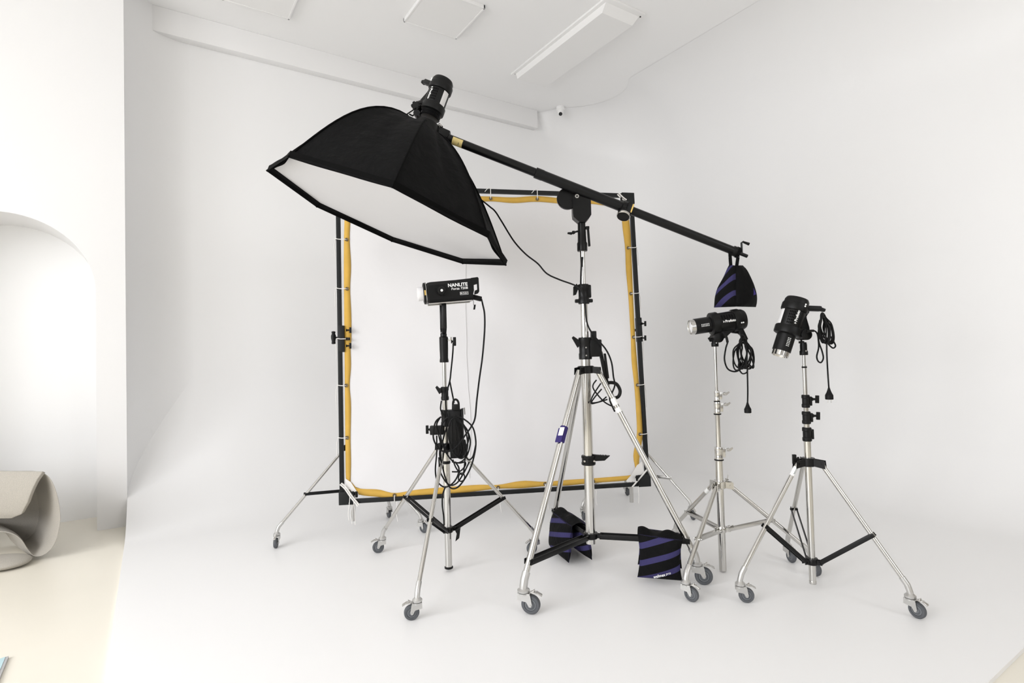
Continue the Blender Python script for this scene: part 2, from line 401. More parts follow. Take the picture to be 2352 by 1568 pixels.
def tripod(t, c, casters, zc, zh, arms, leg_r, rw, collar_m, arm_m, leg_m='chrome', arm_style='double', collar_r=.045, hub_r=.036, arm_w=.02, rc=.06, foot_m='cast_zinc'):
    """casters: list of (px, dir); arms: pixel where each spreader meets its leg"""
    cc = V((c[0], c[1], 0)); legs = []
    cm = MB().lathe([(collar_r*.9, -.024), (collar_r, -.02), (collar_r, .02), (collar_r*.9, .024)], cc+ZZ*zc, ZZ, 28)
    for i, (px, dr) in enumerate(casters):
        lev = True
        top, k = caster(t, px, dr, rw, lever=lev)
        od = V((top.x-c[0], top.y-c[1], 0)).normalized(); a = cc+od*rc+ZZ*(zc-.006)
        e = top+ZZ*.03
        legs.append((a, e, od))
        # foot socket
        ld = (a-e).normalized()
        link('foot_socket', MB().path([top-ZZ*.016, top+ZZ*.012, e+ld*.02, e+ld*.06], leg_r*1.22, 14), foot_m, t)
        lg = link('leg', MB().tube(a, e+ld*.01, leg_r, n=18), leg_m, t)
        sd = od.cross(ZZ)
        for sg in (-1, 1): cm.prism([cc+od*.02+ZZ*(zc-.018)+sd*sg*(leg_r+.001), cc+od*(rc+.022)+ZZ*(zc-.03)+sd*sg*(leg_r+.001), cc+od*(rc+.018)+ZZ*(zc+.014)+sd*sg*(leg_r+.001), cc+od*.02+ZZ*(zc+.02)+sd*sg*(leg_r+.001)], sd*sg*.004)
        cm.tube(a-sd*(leg_r+.009), a+sd*(leg_r+.009), .006, n=10)
    link('leg_collar', cm, collar_m, t)
    if zh is None: return legs
    hm = MB().lathe([(hub_r*.92, -.018), (hub_r, -.014), (hub_r, .014), (hub_r*.92, .018)], cc+ZZ*zh, ZZ, 28)
    for (a, e, od), apx in zip(legs, arms):
        q = on_seg(a, e, *apx); sd = od.cross(ZZ); h0 = cc+od*(hub_r+.012)+ZZ*zh
        for sg in (-1, 1): hm.prism([cc+od*.02+ZZ*(zh-.012)+sd*sg*.010, h0+od*.012-ZZ*.012+sd*sg*.010, h0+od*.012+ZZ*.012+sd*sg*.010, cc+od*.02+ZZ*(zh+.012)+sd*sg*.010], sd*sg*.004)
        am = MB()
        if arm_style == 'double':
            for sg in (-1, 1): am.bar(h0+sd*sg*(leg_r+.004), q+sd*sg*(leg_r+.004)+(q-h0).normalized()*.014, arm_w, .004, ZZ)
        elif arm_style == 'channel':
            am.bar(h0+ZZ*.002, q+(q-h0).normalized()*.016, .004, leg_r*2+.008, ZZ)
            for sg in (-1, 1): am.bar(h0+sd*sg*(leg_r+.003), q+sd*sg*(leg_r+.003)+(q-h0).normalized()*.016, arm_w, .003, ZZ)
        am.tube(q-sd*(leg_r+.010), q+sd*(leg_r+.010), .006, n=10)
        am.tube(h0-sd*(leg_r+.010), h0+sd*(leg_r+.010), .006, n=10)
        link('spreader_arm', am, arm_m, t)
    link('spreader_hub', hm, collar_m, t)
    return legs
def column(t, c, z0, z1, r, m='chrome', name='column', cap=False):
    cc = V((c[0], c[1], 0)); link(name, MB().tube(cc+ZZ*z0, cc+ZZ*z1, r, n=28), m, t)
def collar(t, c, z0, z1, r, m='black_plastic', name='tube_clamp', lip=.003):
    cc = V((c[0], c[1], 0)); h = z1-z0
    return link(name, MB().lathe([(r-lip, 0), (r, .004), (r, h*.25), (r-lip, h*.3), (r-lip, h*.7), (r, h*.75), (r, h-.004), (r-lip, h)], cc+ZZ*z0, ZZ, 28), m, t)

# ---------------------------------------------------------------- boom stand
cb = V((2.35, 2.67, 0))-R2*.028
boom = thing('boom_stand', 'tall chrome boom stand on casters holding the black boom arm', 'light stand', cb)
bl = tripod(boom, cb, [((1220, 1409), (1, -.25)), ((1617, 1342), (1, -.2)), ((1284, 1240), (.8, -.5))], 1.30, .25, [(1222, 1292), (1577, 1243), (1278, 1172)],
            .0185, .052, 'black_metal', 'black_metal', arm_style='double', collar_r=.052, hub_r=.046, arm_w=.030, rc=.075)
column(boom, cb, .20, 1.44, .031); column(boom, cb, 1.44, 1.80, .0235); column(boom, cb, 1.80, 2.10, .0165)
collar(boom, cb, .695, .755, .045, 'black_metal', 'handle_clamp')
p = cb+ZZ*.74
mb = MB().prism([p+R2*.03-ZZ*.02, p+R2*.10-ZZ*.018, p+R2*.135+ZZ*.012, p+R2*.10+ZZ*.012, p+R2*.03+ZZ*.022], -F2*.022)
for k in range(5): mb.box(p+R2*(.045+.016*k)+ZZ*(.014-.001*k)-F2*.011, R2*.005, F2*.013, ZZ*.005)
link('clamp_handle', mb, 'black_plastic', boom)
for s in (-.5, .5): link('bolt', MB().lathe([(.007, 0), (.006, .006)], cb+ZZ*.725+(R2*s*.06-F2*.040), -F2, 10), 'satin_steel', boom)
collar(boom, cb, 1.365, 1.505, .042, 'black_metal', 'winch_clamp')
p = cb+ZZ*1.44
link('winch_housing', MB().box(p+R2*.065-ZZ*.005, R2*.038, F2*.03, ZZ*.055, .008).box(p+R2*.055+ZZ*.075, R2*.018, F2*.02, ZZ*.03, .006), 'black_metal', boom)
mb = MB().box(p+R2*.118-ZZ*.14+F2*.01, (R2*.02-ZZ*.115), F2*.012, R2*.012, .005).box(p+R2*.132-ZZ*.12, (R2*.008-ZZ*.08), F2*.012, R2*.007, .004)
mb.path(smooth_path([p+R2*.14-ZZ*.23, p+R2*.19-ZZ*.235, p+R2*.215-ZZ*.28, p+R2*.20-ZZ*.32, p+R2*.155-ZZ*.32, p+R2*.14-ZZ*.27], 6, True), .011, 8, True)
link('winch_crank', mb, 'black_plastic', boom)
for zz in (1.39, 1.44): link('bolt', MB().lathe([(.006, 0), (.005, .005)], cb+ZZ*zz+R2*.0-F2*.041, -F2, 10), 'satin_steel', boom)
mb = MB().prism([p-R2*.03+ZZ*.02, p-R2*.05+ZZ*.0, p-R2*.085+ZZ*.065, p-R2*.075+ZZ*.075, p-R2*.04+ZZ*.05], -F2*.02); link('locking_lever', mb, 'black_plastic', boom)
collar(boom, cb, 1.72, 1.846, .036, 'black_metal', 'tube_clamp')
p = cb+ZZ*1.78
link('clamp_bracket', MB().box(p+R2*.036+ZZ*.02, R2*.012, F2*.018, ZZ*.042, .008).box(p-ZZ*.04, R2*.058, F2*.014, ZZ*.012, .008), 'black_metal', boom)
link('locking_lever', MB().prism([p-R2*.03+ZZ*.05, p-R2*.05+ZZ*.0, p-R2*.068-ZZ*.005, p-R2*.066+ZZ*.05, p-R2*.045+ZZ*.07], -F2*.02), 'black_plastic', boom)
link('top_socket', MB().lathe([(.031, 0), (.033, .006), (.033, .05), (.028, .06), (.0255, .14), (.0245, .185)], cb+ZZ*2.06, ZZ, 28), 'black_metal', boom)
p = cb+ZZ*2.16
link('locking_lever', MB().box(p+R2*.043-ZZ*.01, (R2*.003-ZZ*.06), F2*.012, R2*.007, .004).box(p+R2*.037+ZZ*.05, R2*.012, F2*.012, ZZ*.01, .004), 'black_metal', boom)
wingnut(boom, p-R2*.025+ZZ*.03, -R2-ZZ*.25, .07, 'black_plastic')
# boom head, arm
BL, BP, BR = pd(1003, 307, 3.40), pd(1330, 436, 3.50), None
bd = (BP-BL).normalized()
def on_boom(px):
    a, b = 0.0, 4.0
    for _ in range(50):
        m = (a+b)/2
        if proj(BL+bd*m)[0] < px: a = m
        else: b = m
    return BL+bd*a
hb = cb+ZZ*2.24
bn = (bd.cross(-F2)).normalized(); bn = bn if bn.z > 0 else -bn       # normal of the boom, upward
poly = [V((x*.00277, 0, z*.00277)) for x, z in ((-7, 0), (-20, 12), (-21, 20), (-21, 58), (-14, 66), (21, 52), (21, 16), (17, 10), (8, 0))]
mb = MB().prism([hb+R2*q.x+ZZ*q.z-F2*.045 for q in poly], F2*.075); link('boom_head', mb, 'black_metal', boom, angle=25)
gd = on_boom(1318)-bn*.062
link('tilt_disc', MB().lathe([(.066, -.012), (.07, -.008), (.07, .012), (.066, .016)], gd+F2*.035-R2*.015, F2, 40), 'black_metal', boom)
hx_ = pd(1325, 451, 3.44)
hb_ = link('hex_bolt', MB().lathe([(.0135, 0), (.0135, .008)], hx_, -F2, 6), 'satin_steel', boom)
link('bolt_socket', MB().lathe([(.0065, .0), (.0065, .0086)], hx_, -F2, 6), 'black_plastic', hb_)
arm = thing('telescopic_boom', 'long black telescopic boom arm tilted down towards a hanging sandbag', 'boom arm', BP)
mb = MB().tube(on_boom(1002), on_boom(1250), .0265, n=28); link('inner_tube', mb, 'black_metal', arm)
mb = MB().lathe([(.030, 0), (.034, .002), (.034, .05), (.0325, .055), (.0325, 1)], on_boom(1229), bd, 28)
L = (on_boom(1432)-on_boom(1229)).length; mb.v[-28:] = [q-bd*(1-L) for q in mb.v[-28:]]; link('outer_sleeve', mb, 'black_metal', arm)
mb = MB().tube(on_boom(1430), on_boom(1692), .0272, n=28); link('rear_tube', mb, 'black_metal', arm)
mb = MB().tube(on_boom(1690), on_boom(1716), .0115, n=16); link('end_rod', mb, 'black_metal', arm)
mb = MB().lathe([(.0272, -.01), (.033, -.005), (.033, .03), (.0272, .035)], on_boom(1685), bd, 24); link('end_cap', mb, 'black_plastic', arm)
e = on_boom(1704); mb = MB().path([e, e+ZZ*.075, e+ZZ*.082+R2*.012, e+ZZ*.075+R2*.025], .0065, 8).tube(e+ZZ*.079+R2*.015, e+ZZ*.065+R2*.05, .007, .010, 10); link('crank_handle', mb, 'black_plastic', arm)
kc = on_boom(1437)
mb = MB().lathe([(.034, -.035), (.043, -.03), (.043, .03), (.034, .035)], kc, bd, 28).lathe([(.034, 0), (.042, .006), (.042, .05), (.036, .058)], kc-bn*.012+bd*.0, -bn*.8-F2*.4, 28); link('boom_clamp', mb, 'black_plastic', arm)
link('clamp_ring', MB().lathe([(.0435, .045), (.0435, .056), (.0395, .059)], kc-bn*.012, -bn*.8-F2*.4, 28, caps=False), 'satin_steel', arm)
link('clamp_strip', MB().box(kc+bd*.035-F2*.046, bn*.028, bd*.005, F2*.003, .002), 'gold', arm)
link('clamp_lever', MB().box(kc+bd*.015-F2*.046, bn*.034, bd*.014, F2*.008, .005), 'black_metal', arm)
e = on_boom(1052)
x_, y_ = -F2, bn
mb = MB()
fn = lambda u, v: e+bd*(u-.5)*.065+(x_*math.cos((v-.5)*2.2-.55)+y_*math.sin((v-.5)*2.2-.55))*.0275
link('sticker', mb.grid(fn, 4, 12), 'brass_label', arm)
link('print', MB().path([e+bd*(.01)+(x_*math.cos(a)+y_*math.sin(a))*.0277 for a in (-.35, -.6, -.5, -.75, -.9)], .0016, 5), 'dark_print', arm)

# ---------------------------------------------------------------- sandbags
def pouch(parent, tl, tr, br, bl, d, m='striped_bag', sag=.05, flip=False, name='pouch', top=.35, edges=None):
    tl, tr, br, bl = V(tl), V(tr), V(br), V(bl); n = (tr-tl).cross(bl-tl).normalized(); mb = MB(); N = 22
    def sd(sg):
        def fn(u, v):
            uu = u+(.5-u)*sag*math.sin(PI*v)*2*(abs(u-.5)*2)**2
            p = tl.lerp(tr, uu).lerp(bl.lerp(br, uu), v)
            if edges:
                e0, e1 = [smooth_path(x_, 6) for x_ in edges]; t_ = v*(len(e0)-1); k_ = min(int(t_), len(e0)-2); p = e0[k_].lerp(e0[k_+1], t_-k_).lerp(e1[k_].lerp(e1[k_+1], t_-k_), u)
            pu = max(0, 1-abs(2*u-1)**2.6)**.6; pv = max(0, 1-abs(2*v-1)**3.4)**.6
            pv = max(pv, top) if v < .5 else pv
            return p+n*sg*d*(pu*pv*.5+.008)+n*sg*d*.03*math.sin(9*u+5*v)*pu*pv
        return fn
    for sg in (1, -1): mb.grid(sd(sg), N, N, uv=True)
    b0, b1 = 0, (N+1)**2                                     # close the rim
    rim = [i for i in range(N+1)]+[j*(N+1)+N for j in range(1, N+1)]+[N*(N+1)+i for i in range(N-1, -1, -1)]+[j*(N+1) for j in range(N-1, 0, -1)]
    for k in range(len(rim)): a, b = rim[k], rim[(k+1) % len(rim)]; mb.f.append((a, b, b1+b, b1+a))
    return link(name, mb, m, parent, angle=70)
# one hung from the boom end
e = on_boom(1690); hd = 3.63
bag = thing('sandbag', 'black sandbag with purple stripes hanging from the end of the boom', 'sandbag', e-ZZ*.35, 'striped sandbags')
q = lambda px, py, dd=0: pd(px, py, hd+dd)
lf_ = [q(x, y, -.02+.04*k/4) for k, (x, y) in enumerate(((1674, 610), (1664, 636), (1649, 662), (1642, 685), (1640, 706)))]
md_ = [q(x, y, -.05-.03*k/4) for k, (x, y) in enumerate(((1690, 610), (1690, 634), (1690, 658), (1690.5, 680), (1691, 704)))]
rg_ = [q(x, y, .02+.04*k/4) for k, (x, y) in enumerate(((1704, 610), (1714, 634), (1727, 658), (1734, 680), (1736, 705)))]
pouch(bag, lf_[0], md_[0], md_[-1], lf_[-1], .10, edges=(lf_, md_))
pouch(bag, md_[0], rg_[0], rg_[-1], md_[-1], .09, 'black_cloth', edges=(md_, rg_))
ps = q(1721, 672, -.0)
link('label_patch', MB().box(q(1728, 671, -.035), (R2*.016+ZZ*.007), (ZZ*.02-R2*.008), F2*.002), 'purple', bag)
for x0, x1 in ((1679, 1677), (1691, 1695)):
    a, b = q(x0, 618, -.03), q(x1, 590, -.032); tp = e-F2*.034+R2*(.00 if x0 < 1690 else .03)
    mb = MB().bar(a, b, .022, .005, R2).bar(b, V((b.x, b.y, tp.z+.02)), .022, .005, R2); link('strap', mb, 'black_cloth', bag)
mb = MB()
fn = lambda u, v: e+bd*((u-.5)*.022+.012)+(-F2*math.cos((v-.5)*4.4)+bn*math.sin((v-.5)*4.4+0))*.036
link('strap', mb.grid(fn, 2, 24), 'black_cloth', bag)
# one over the right spreader arm
def arm_pts(k): return bl[k]
cc = V((cb.x, cb.y, 0))
h0 = cc+bl[1][2]*.06+ZZ*.25; h1 = on_seg(bl[1][0], bl[1][1], 1577, 1243); ad = (h1-h0).normalized(); nf = ad.cross(ZZ).normalized(); nf = nf if nf.dot(-F2) > 0 else -nf
bag = thing('sandbag', 'square sandbag with three purple stripes hung over the straight black spreader arm', 'sandbag', (h0+h1)/2-ZZ*.24, 'striped sandbags')
def dep(px, py, p0, n):
    d = ray(px, py); return C0+d*((p0-C0).dot(n)/d.dot(n))
pf = h0+nf*.06
g = lambda px, py: dep(px, py, pf, nf)
pouch(bag, g(1464, 1226), g(1568, 1240), g(1567, 1333), g(1464, 1325), .085, sag=.055)
pb_ = h0-nf*.055; g2 = lambda px, py: dep(px, py, pf, nf)-nf*.115
pouch(bag, g2(1464, 1226), g2(1568, 1240), g2(1567, 1322), g2(1462, 1312), .085, sag=.03)
mb = MB(); tA, tB = g(1464, 1226), g(1568, 1240)
fn = lambda u, v: tA.lerp(tB, u)-nf*.115*v+ZZ*(math.sin(PI*v)*(.018+.008*math.sin(u*9+1))+.008*math.sin(u*12)*math.sin(PI*v))
link('saddle', mb.grid(fn, 26, 10), 'black_cloth', bag, angle=80)
o_ = g(1502, 1321)+nf*.046; tx = (g(1540, 1315)-g(1502, 1323)).normalized(); ty = nf.cross(tx); ty = ty if ty.z > 0 else -ty
link('lettering', text_mb('walimex', .0235, lambda x, y, h: o_+tx*x+ty*y+nf*(h-.012*0), .25, .0004, width=.074), 'white_print', bag)
o2_ = o_+tx*.076+ty*.004
link('lettering', text_mb('pro', .020, lambda x, y, h: o2_+tx*x+ty*y+nf*h, .35, .0), 'white_print', bag)
# one over the rear spreader arm, seen end on
h0 = cc+bl[2][2]*.06+ZZ*.25; h1 = on_seg(bl[2][0], bl[2][1], 1278, 1172); ad = (h1-h0).normalized(); nf = ad.cross(ZZ).normalized(); nf = nf if nf.dot(-R2) > 0 else -nf
bag = thing('sandbag', 'sandbag with purple stripes hung over the rear spreader arm behind the boom column', 'sandbag', (h0+h1)/2-ZZ*.24, 'striped sandbags')
s0, s1 = h0+(h1-h0)*.20, h0+(h1-h0)*.86
pouch(bag, s1+nf*.045+ZZ*.012, s0+nf*.055+ZZ*.012, s0+nf*.085-ZZ*.225, s1+nf*.085-ZZ*.225, .10)
pouch(bag, s1-nf*.045+ZZ*.012, s0-nf*.045+ZZ*.012, s0-nf*.080-ZZ*.225, s1-nf*.080-ZZ*.225, .10)
mb = MB(); fn = lambda u, v: (s1+nf*.05).lerp(s0+nf*.055, u)-nf*.10*v+ZZ*(.012+math.sin(PI*v)*(.03+.012*math.sin(u*11)))
link('saddle', mb.grid(fn, 24, 10), 'black_cloth', bag, angle=80)
# hook-and-loop band round a leg of the boom stand
a, b, od = bl[0]; p = on_seg(a, b, 1294, 997); d = (b-a).normalized(); x, y, _ = frame_of(d)
t = thing('cable_strap', 'purple fabric cable strap wrapped round a leg of the boom stand', 'strap', p)
link('band', MB().lathe([(.021, -.05), (.0245, -.045), (.0235, 0), (.0245, .045), (.021, .05)], p, d, 20), 'purple', t)
link('buckle', MB().box(p-F2*.024-R2*.008-ZZ*-.022, d*.026, R2*.014, F2*.004, .003), 'white_print', t)
link('loop', MB().box(p-F2*.026-R2*.018, d*.045, (R2*.018-F2*.004), F2*.005, .004), 'purple', t)
# stickers on a leg
a, b, od = bl[1]; d = (b-a).normalized()
for px, py, L in ((1412, 922, .045), (1422, 940, .03)):
    p = on_seg(a, b, px, py); s_ = link('sticker', MB().lathe([(.0192, -L/2), (.0192, L/2)], p, d, 20, caps=False), 'white_print', boom)

# ---------------------------------------------------------------- octagonal softbox
OC, ON, ORAD, OROT = None, None, .75, 3.822
p_oc = pd(902.6, 498.8, 2.67*.75/.6)
az, el = 5.176, -1.207
ON = V((math.cos(el)*math.sin(az), math.cos(el)*math.cos(az), math.sin(el)))
p_oc = p_oc+ON*.022
OA = ON.cross(ZZ).normalized(); OB = ON.cross(OA)
OH = .59
BOW = (.14, .13, .12, .11, .10, .06, .065, .12)
def rim(k): a = OROT+k*PI/4; return OA*math.cos(a)+OB*math.sin(a)
def rib(k, s):
    e_ = rim(k); r0 = .085; r = r0+(ORAD-r0)*s; hgt = OH*(1-s)
    nb = V((OH, ORAD-r0, 0)).normalized(); bow = BOW[k % 8]*math.sin(PI*s**.74)
    return p_oc+e_*(r+nb.x*bow)-ON*(hgt+nb.y*bow)
box = thing('softbox', 'large black octagonal softbox with white front held by the boom', 'softbox', p_oc)
for k in range(8):
    mb = MB(); fn = lambda u, v: rib(k, v).lerp(rib(k+1, v), u)*(1)-ON*0+(p_oc-(rib(k, v)+rib(k+1, v))/2).normalized()*(.024*math.sin(PI*u)*math.sin(PI*v)*(1-v**4)+(.011 if k in (5, 6) else .004)*math.sin(u*15+k+3*v)*math.sin(PI*v)*math.sin(PI*u))
    mb.grid(fn, 14, 22); link('side_panel', mb, 'black_cloth', box, angle=50)
for k in range(8): link('rib_seam', MB().path([rib(k, s/16)+rim(k)*.002 for s in range(17)], .0055, 6), 'black_lip', box)
LIP = .036
mb = MB()
for k in range(8):
    a, b = p_oc+rim(k)*ORAD, p_oc+rim(k+1)*ORAD
    sagf = lambda u: .012*math.sin(PI*u)+.006*math.sin(7*u+k*2)*math.sin(PI*u)
    fn = lambda u, v: a.lerp(b, u)-ON*(LIP*v)+(p_oc-a.lerp(b, u)).normalized()*(sagf(u)*(1 if v < .5 else .6))
    mb.grid(fn, 10, 3)
    fn2 = lambda u, v: a.lerp(b, u)-ON*(LIP*v)+(p_oc-a.lerp(b, u)).normalized()*(sagf(u)*(1 if v < .5 else .6)+.006)
    mb.grid(fn2, 10, 3)
link('rim_lip', mb, 'black_lip', box, angle=60)
mb = MB()
fn = lambda u, v: p_oc+(rim(int(u*8-1e-9) % 8).lerp(rim((int(u*8-1e-9)+1) % 8), u*8-int(u*8-1e-9)))*(ORAD-.024)*v-ON*(.034-.012*(1-v*v))
mb.grid(fn, 64, 12); link('front_diffuser', mb, 'diffuser', box, angle=80)
ap = p_oc-ON*(OH-.01)
link('speed_ring', MB().lathe([(.098, 0), (.102, .006), (.102, .016), (.09, .022), (.075, .026)], ap+ON*.012, -ON, 40), 'satin_steel', box)
link('speed_ring_collar', MB().lathe([(.085, .0), (.08, .02), (.068, .055)], ap-ON*.014, -ON, 36), 'black_plastic', box)

# ---------------------------------------------------------------- monolights
def monolight(parent, m0, ax, up, gl=True, barrel=True, rear_only=False, sgn=1, cap_m='satin_steel'):
    """m0: optical axis point over the mount; ax: forward; up: away from the mount. Camera-side y."""
    ax = V(ax).normalized(); up = (V(up)-ax*V(up).dot(ax)).normalized(); sd = up.cross(ax)
    if sd.dot(FW) > 0: sd = -sd
    P_ = lambda x, y, z: m0+ax*x+sd*y+up*z
    if barrel:
        link('reflector_barrel', MB().lathe([(.0505, .02), (.0505, .128), (.0485, .130)], m0, ax, 40), 'black_plastic', parent)
        link('glass_cap', MB().lathe([(.047, .128), (.047, .156), (.044, .159), (.040, .150), (.040, .12)], m0, ax, 40, caps=False), cap_m, parent)
        link('front_glass', MB().lathe([(.0405, .146), (.03, .150), (.012, .152)], m0, ax, 32), 'glass_frost', parent)
        mb = MB()
        for k in range(6):
            for zz in (.006, -.006):
                a = zz/.0507; w_ = .004
                mb.box(m0+ax*(.052+.009*k)+(sd*math.cos(a)+up*math.sin(a))*.0507, ax*.0018, up*.0025, sd*.0006)
            mb.box(m0+ax*(.052+.009*k)+sd*.0507, ax*.0008, up*.008, sd*.0005)
        link('scale_print', mb, 'white_print', parent)
    else:
        link('bayonet_ring', MB().lathe([(.055, .02), (.062, .03), (.056, .036), (.062, .044), (.056, .05), (.062, .058), (.055, .064)], m0, ax, 40), 'black_plastic', parent)
    body = link('body', MB().lathe([(.06, .0), (.0655, -.01), (.0655, -.15), (.06, -.16)], m0, ax, 44), 'black_plastic', parent)
    link('front_ring', MB().lathe([(.062, .030), (.0725, .024), (.0735, .016), (.0735, -.014), (.071, -.019), (.064, -.02)], m0, ax, 44), 'black_plastic', parent)
    link('rear_ring', MB().lathe([(.064, -.112), (.0715, -.115), (.073, -.12), (.073, -.152), (.070, -.158), (.06, -.160)], m0, ax, 44), 'black_plastic', parent)
    link('rear_cap', MB().lathe([(.067, -.155), (.066, -.178), (.058, -.192), (.03, -.198)], m0, ax, 36), 'black_plastic', parent)
    # light strip along the top
    mb = MB(); fn = lambda u, v: m0+ax*(-.022-.088*u)+(up*math.cos((v-.5)*.62)+sd*math.sin((v-.5)*.62))*.0662
    link('top_window', mb.grid(fn, 3, 10), 'glass_frost', parent)
    # vents
    mb = MB()
    for i in range(5):
        for j in range(4):
            a = .30+.13*j; mb.box(m0+ax*(-.034-.016*i)+(sd*math.cos(a)+up*math.sin(a))*.0655, ax*.0055, (up*math.cos(a)-sd*math.sin(a))*.0026, (sd*math.cos(a)+up*math.sin(a))*.0012)
    link('vent_grille', mb, 'black_lip', parent)
    # logo
    tdir = -ax if True else ax
    flip = 1 if sd.cross(tdir).dot(up)*0+tdir.cross(up).dot(sd) < 0 else 1
    right = (-sd).cross(up)*-1
    right = up.cross(sd)
    off = right.dot(ax)
    x0 = -.034 if off < 0 else -.106
    def place(x, y, h):
        a = (y)/.066-.05; return m0+ax*x0+right*x+(sd*math.cos(a)+up*math.sin(a))*(.0662+h)
    link('lettering', text_mb('Profoto', .0215, lambda x, y, h: place(x+.013, y, h), 0, .0006), 'white_print', parent)
    mb = MB()
    for dx, dy in ((.002, .003), (.002, .009), (.0065, .006)): mb.box(place(dx, dy, .0004), ax*.0016, up*.0024, sd*.0005)
    link('emblem', mb, 'white_print', parent)
    # fairing, mount lobe, spigot
    mb = MB()
    for y in (-.034, .034): pass
    mb.prism([P_(.022, -.034, -.05), P_(-.13, -.034, -.05), P_(-.09, -.034, -.068), P_(-.045, -.034, -.098), P_(-.02, -.034, -.108), P_(.02, -.034, -.105)], sd*.068)
    link('mount_fairing', mb, 'black_plastic', parent)
    link('tilt_joint', MB().lathe([(.024, -.046), (.031, -.042), (.031, .042), (.024, .046)], P_(.0, 0, -.092), sd, 28), 'black_plastic', parent)
    knob(parent, P_(.024, 0, -.088), ax*1-up*.4, .016, w=.03, name='tilt_knob')
    # handle with hook end
    mb = MB().bar(P_(-.146, .02, -.045), P_(-.172, .02, -.135), .034, .032, sd, .009)
    mb.bar(P_(-.170, .02, -.125), P_(-.168, .02, -.158), .030, .020, sd, .006)
    link('handle', mb, 'black_plastic', parent)
    link('cable_lock', MB().bar(P_(-.105, -.005, -.068), P_(-.14, -.005, -.078), .026, .016, sd, .004).bar(P_(-.135, -.005, -.07), P_(-.165, -.005, -.10), .02, .014, sd, .004), 'black_plastic', parent)
    mb = MB()
    for k in (0, 1): mb.lathe([(.0048, 0), (.0044, .0012)], P_(-.145-.011*k, .0725, -.020), sd, 12)
    link('indicator_dots', mb, 'white_print', parent)
    return P_
def spigot(parent, top, c, z0):
    cc = V((c[0], c[1], 0))
    link('stand_adapter', MB().lathe([(.021, 0), (.0225, .004), (.0225, .022), (.019, .028), (.019, .06), (.016, .075)], cc+ZZ*z0, ZZ, 24), 'black_plastic', parent)
    link('adapter_screw', MB().lathe([(.005, 0), (.005, .006)], cc+ZZ*(z0+.024)-F2*.021, -F2, 10), 'satin_steel', parent)
def plug(parent, p, d):
    d = V(d).normalized(); s = R2
    mb = MB().lathe([(.005, -.012), (.008, 0), (.013, .014), (.019, .026), (.021, .03), (.021, .052), (.019, .054)], p, d, 18)
    g = link('plug', mb, 'rubber', parent)
    mb = MB()
    for k in (-1, 1): mb.tube(p+d*.05+s*k*.0095, p+d*.073+s*k*.0095, .0024, n=8)
    return g, mb
def cord(parent, pts, r=.0042, closed=False, name='power_cord', n=8, m='rubber'):
    return link(name, MB().path(smooth_path(pts, n, closed), r, 8, closed), m, parent)
def prongs(c, mb, cordobj): return link('plug_pins', mb, 'satin_steel', cordobj)

# strobe on the softbox
sb = p_oc-ON*.742
st = thing('studio_strobe', 'black studio strobe mounted behind the octagonal softbox', 'studio strobe', sb, 'black studio strobes')
upv = (R2*.80-F2*.50); upv = upv-ON*upv.dot(ON)
Pm = monolight(st, sb, ON, upv, barrel=False)
a = pd(955, 243, 3.36)
mb = MB()
for k in range(6): an = k*PI/3; mb.lathe([(.009, -.010), (.011, -.006), (.011, .006), (.009, .010)], a+(R2*math.cos(an)+ZZ*math.sin(an))*.018, -F2, 10)
mb.lathe([(.018, -.012), (.022, -.008), (.022, .008), (.018, .012)], a, -F2, 20); link('star_knob', mb, 'black_plastic', st)
link('bracket', MB().bar(a, sb-upv.normalized()*.09+ON*.03, .03, .02, F2, .004).lathe([(.02, -.02), (.02, .02)], pd(958, 262, 3.36), F2, 16), 'black_metal', st)
link('umbrella_holder', MB().path(smooth_path([a+ZZ*.01, a+R2*.03+ZZ*.018, a+R2*.06+ZZ*.016], 4), .008, 8).path([pd(935, 262, 3.33), pd(950, 252, 3.34), a], .004, 6).path([pd(940, 262, 3.33), pd(948, 266, 3.34), pd(956, 258, 3.36)], .005, 6), 'black_metal', st)
link('boom_bracket', MB().bar(pd(1000, 298, 3.40), pd(1032, 312, 3.40), .05, .05, ZZ, .008).lathe([(.012, 0), (.014, .012), (.01, .03)], pd(1007, 296, 3.40), R2*.7+ZZ*.6, 14), 'black_metal', st)
link('clamp_screw', MB().lathe([(.011, 0), (.013, .006), (.013, .014), (.007, .02)], pd(1008, 291, 3.38), R2*.6+ZZ*.5-F2*.3, 14), 'satin_steel', st)

# cable from the softbox down the boom stand
t = thing('strobe_cable', 'thin black cable drooping from the softbox to the boom stand', 'cable', cb+ZZ*1.0)
pts = [pd(1015, 325, 3.46), pd(1040, 380, 3.58), pd(1085, 440, 3.60), pd(1122, 472, 3.57), pd(1137, 485, 3.54), pd(1152, 508, 3.53), pd(1180, 553, 3.52), pd(1207, 583, 3.52), pd(1235, 605, 3.51), pd(1256, 628, 3.50), pd(1285, 642, 3.50), pd(1322, 656, 3.48), pd(1338, 672, 3.45), pd(1344, 700, 3.455), pd(1348, 740, 3.46), pd(1362, 768, 3.46), pd(1390, 800, 3.46), pd(1404, 830, 3.46), pd(1409, 865, 3.46), pd(1412, 885, 3.46), pd(1403, 908, 3.46), pd(1401, 920, 3.46), pd(1412, 945, 3.46)]
cord(t, pts, .0052, name='cable')
cord(t, [pd(1370, 872, 3.47), pd(1362, 890, 3.47), pd(1385, 920, 3.47), pd(1404, 932, 3.48)], .0045, name='cable_loop')
cord(t, [pd(1380, 880, 3.46), pd(1362, 908, 3.46), pd(1358, 924, 3.46), pd(1378, 922, 3.46), pd(1393, 911, 3.47)], .0045, name='cable_loop')
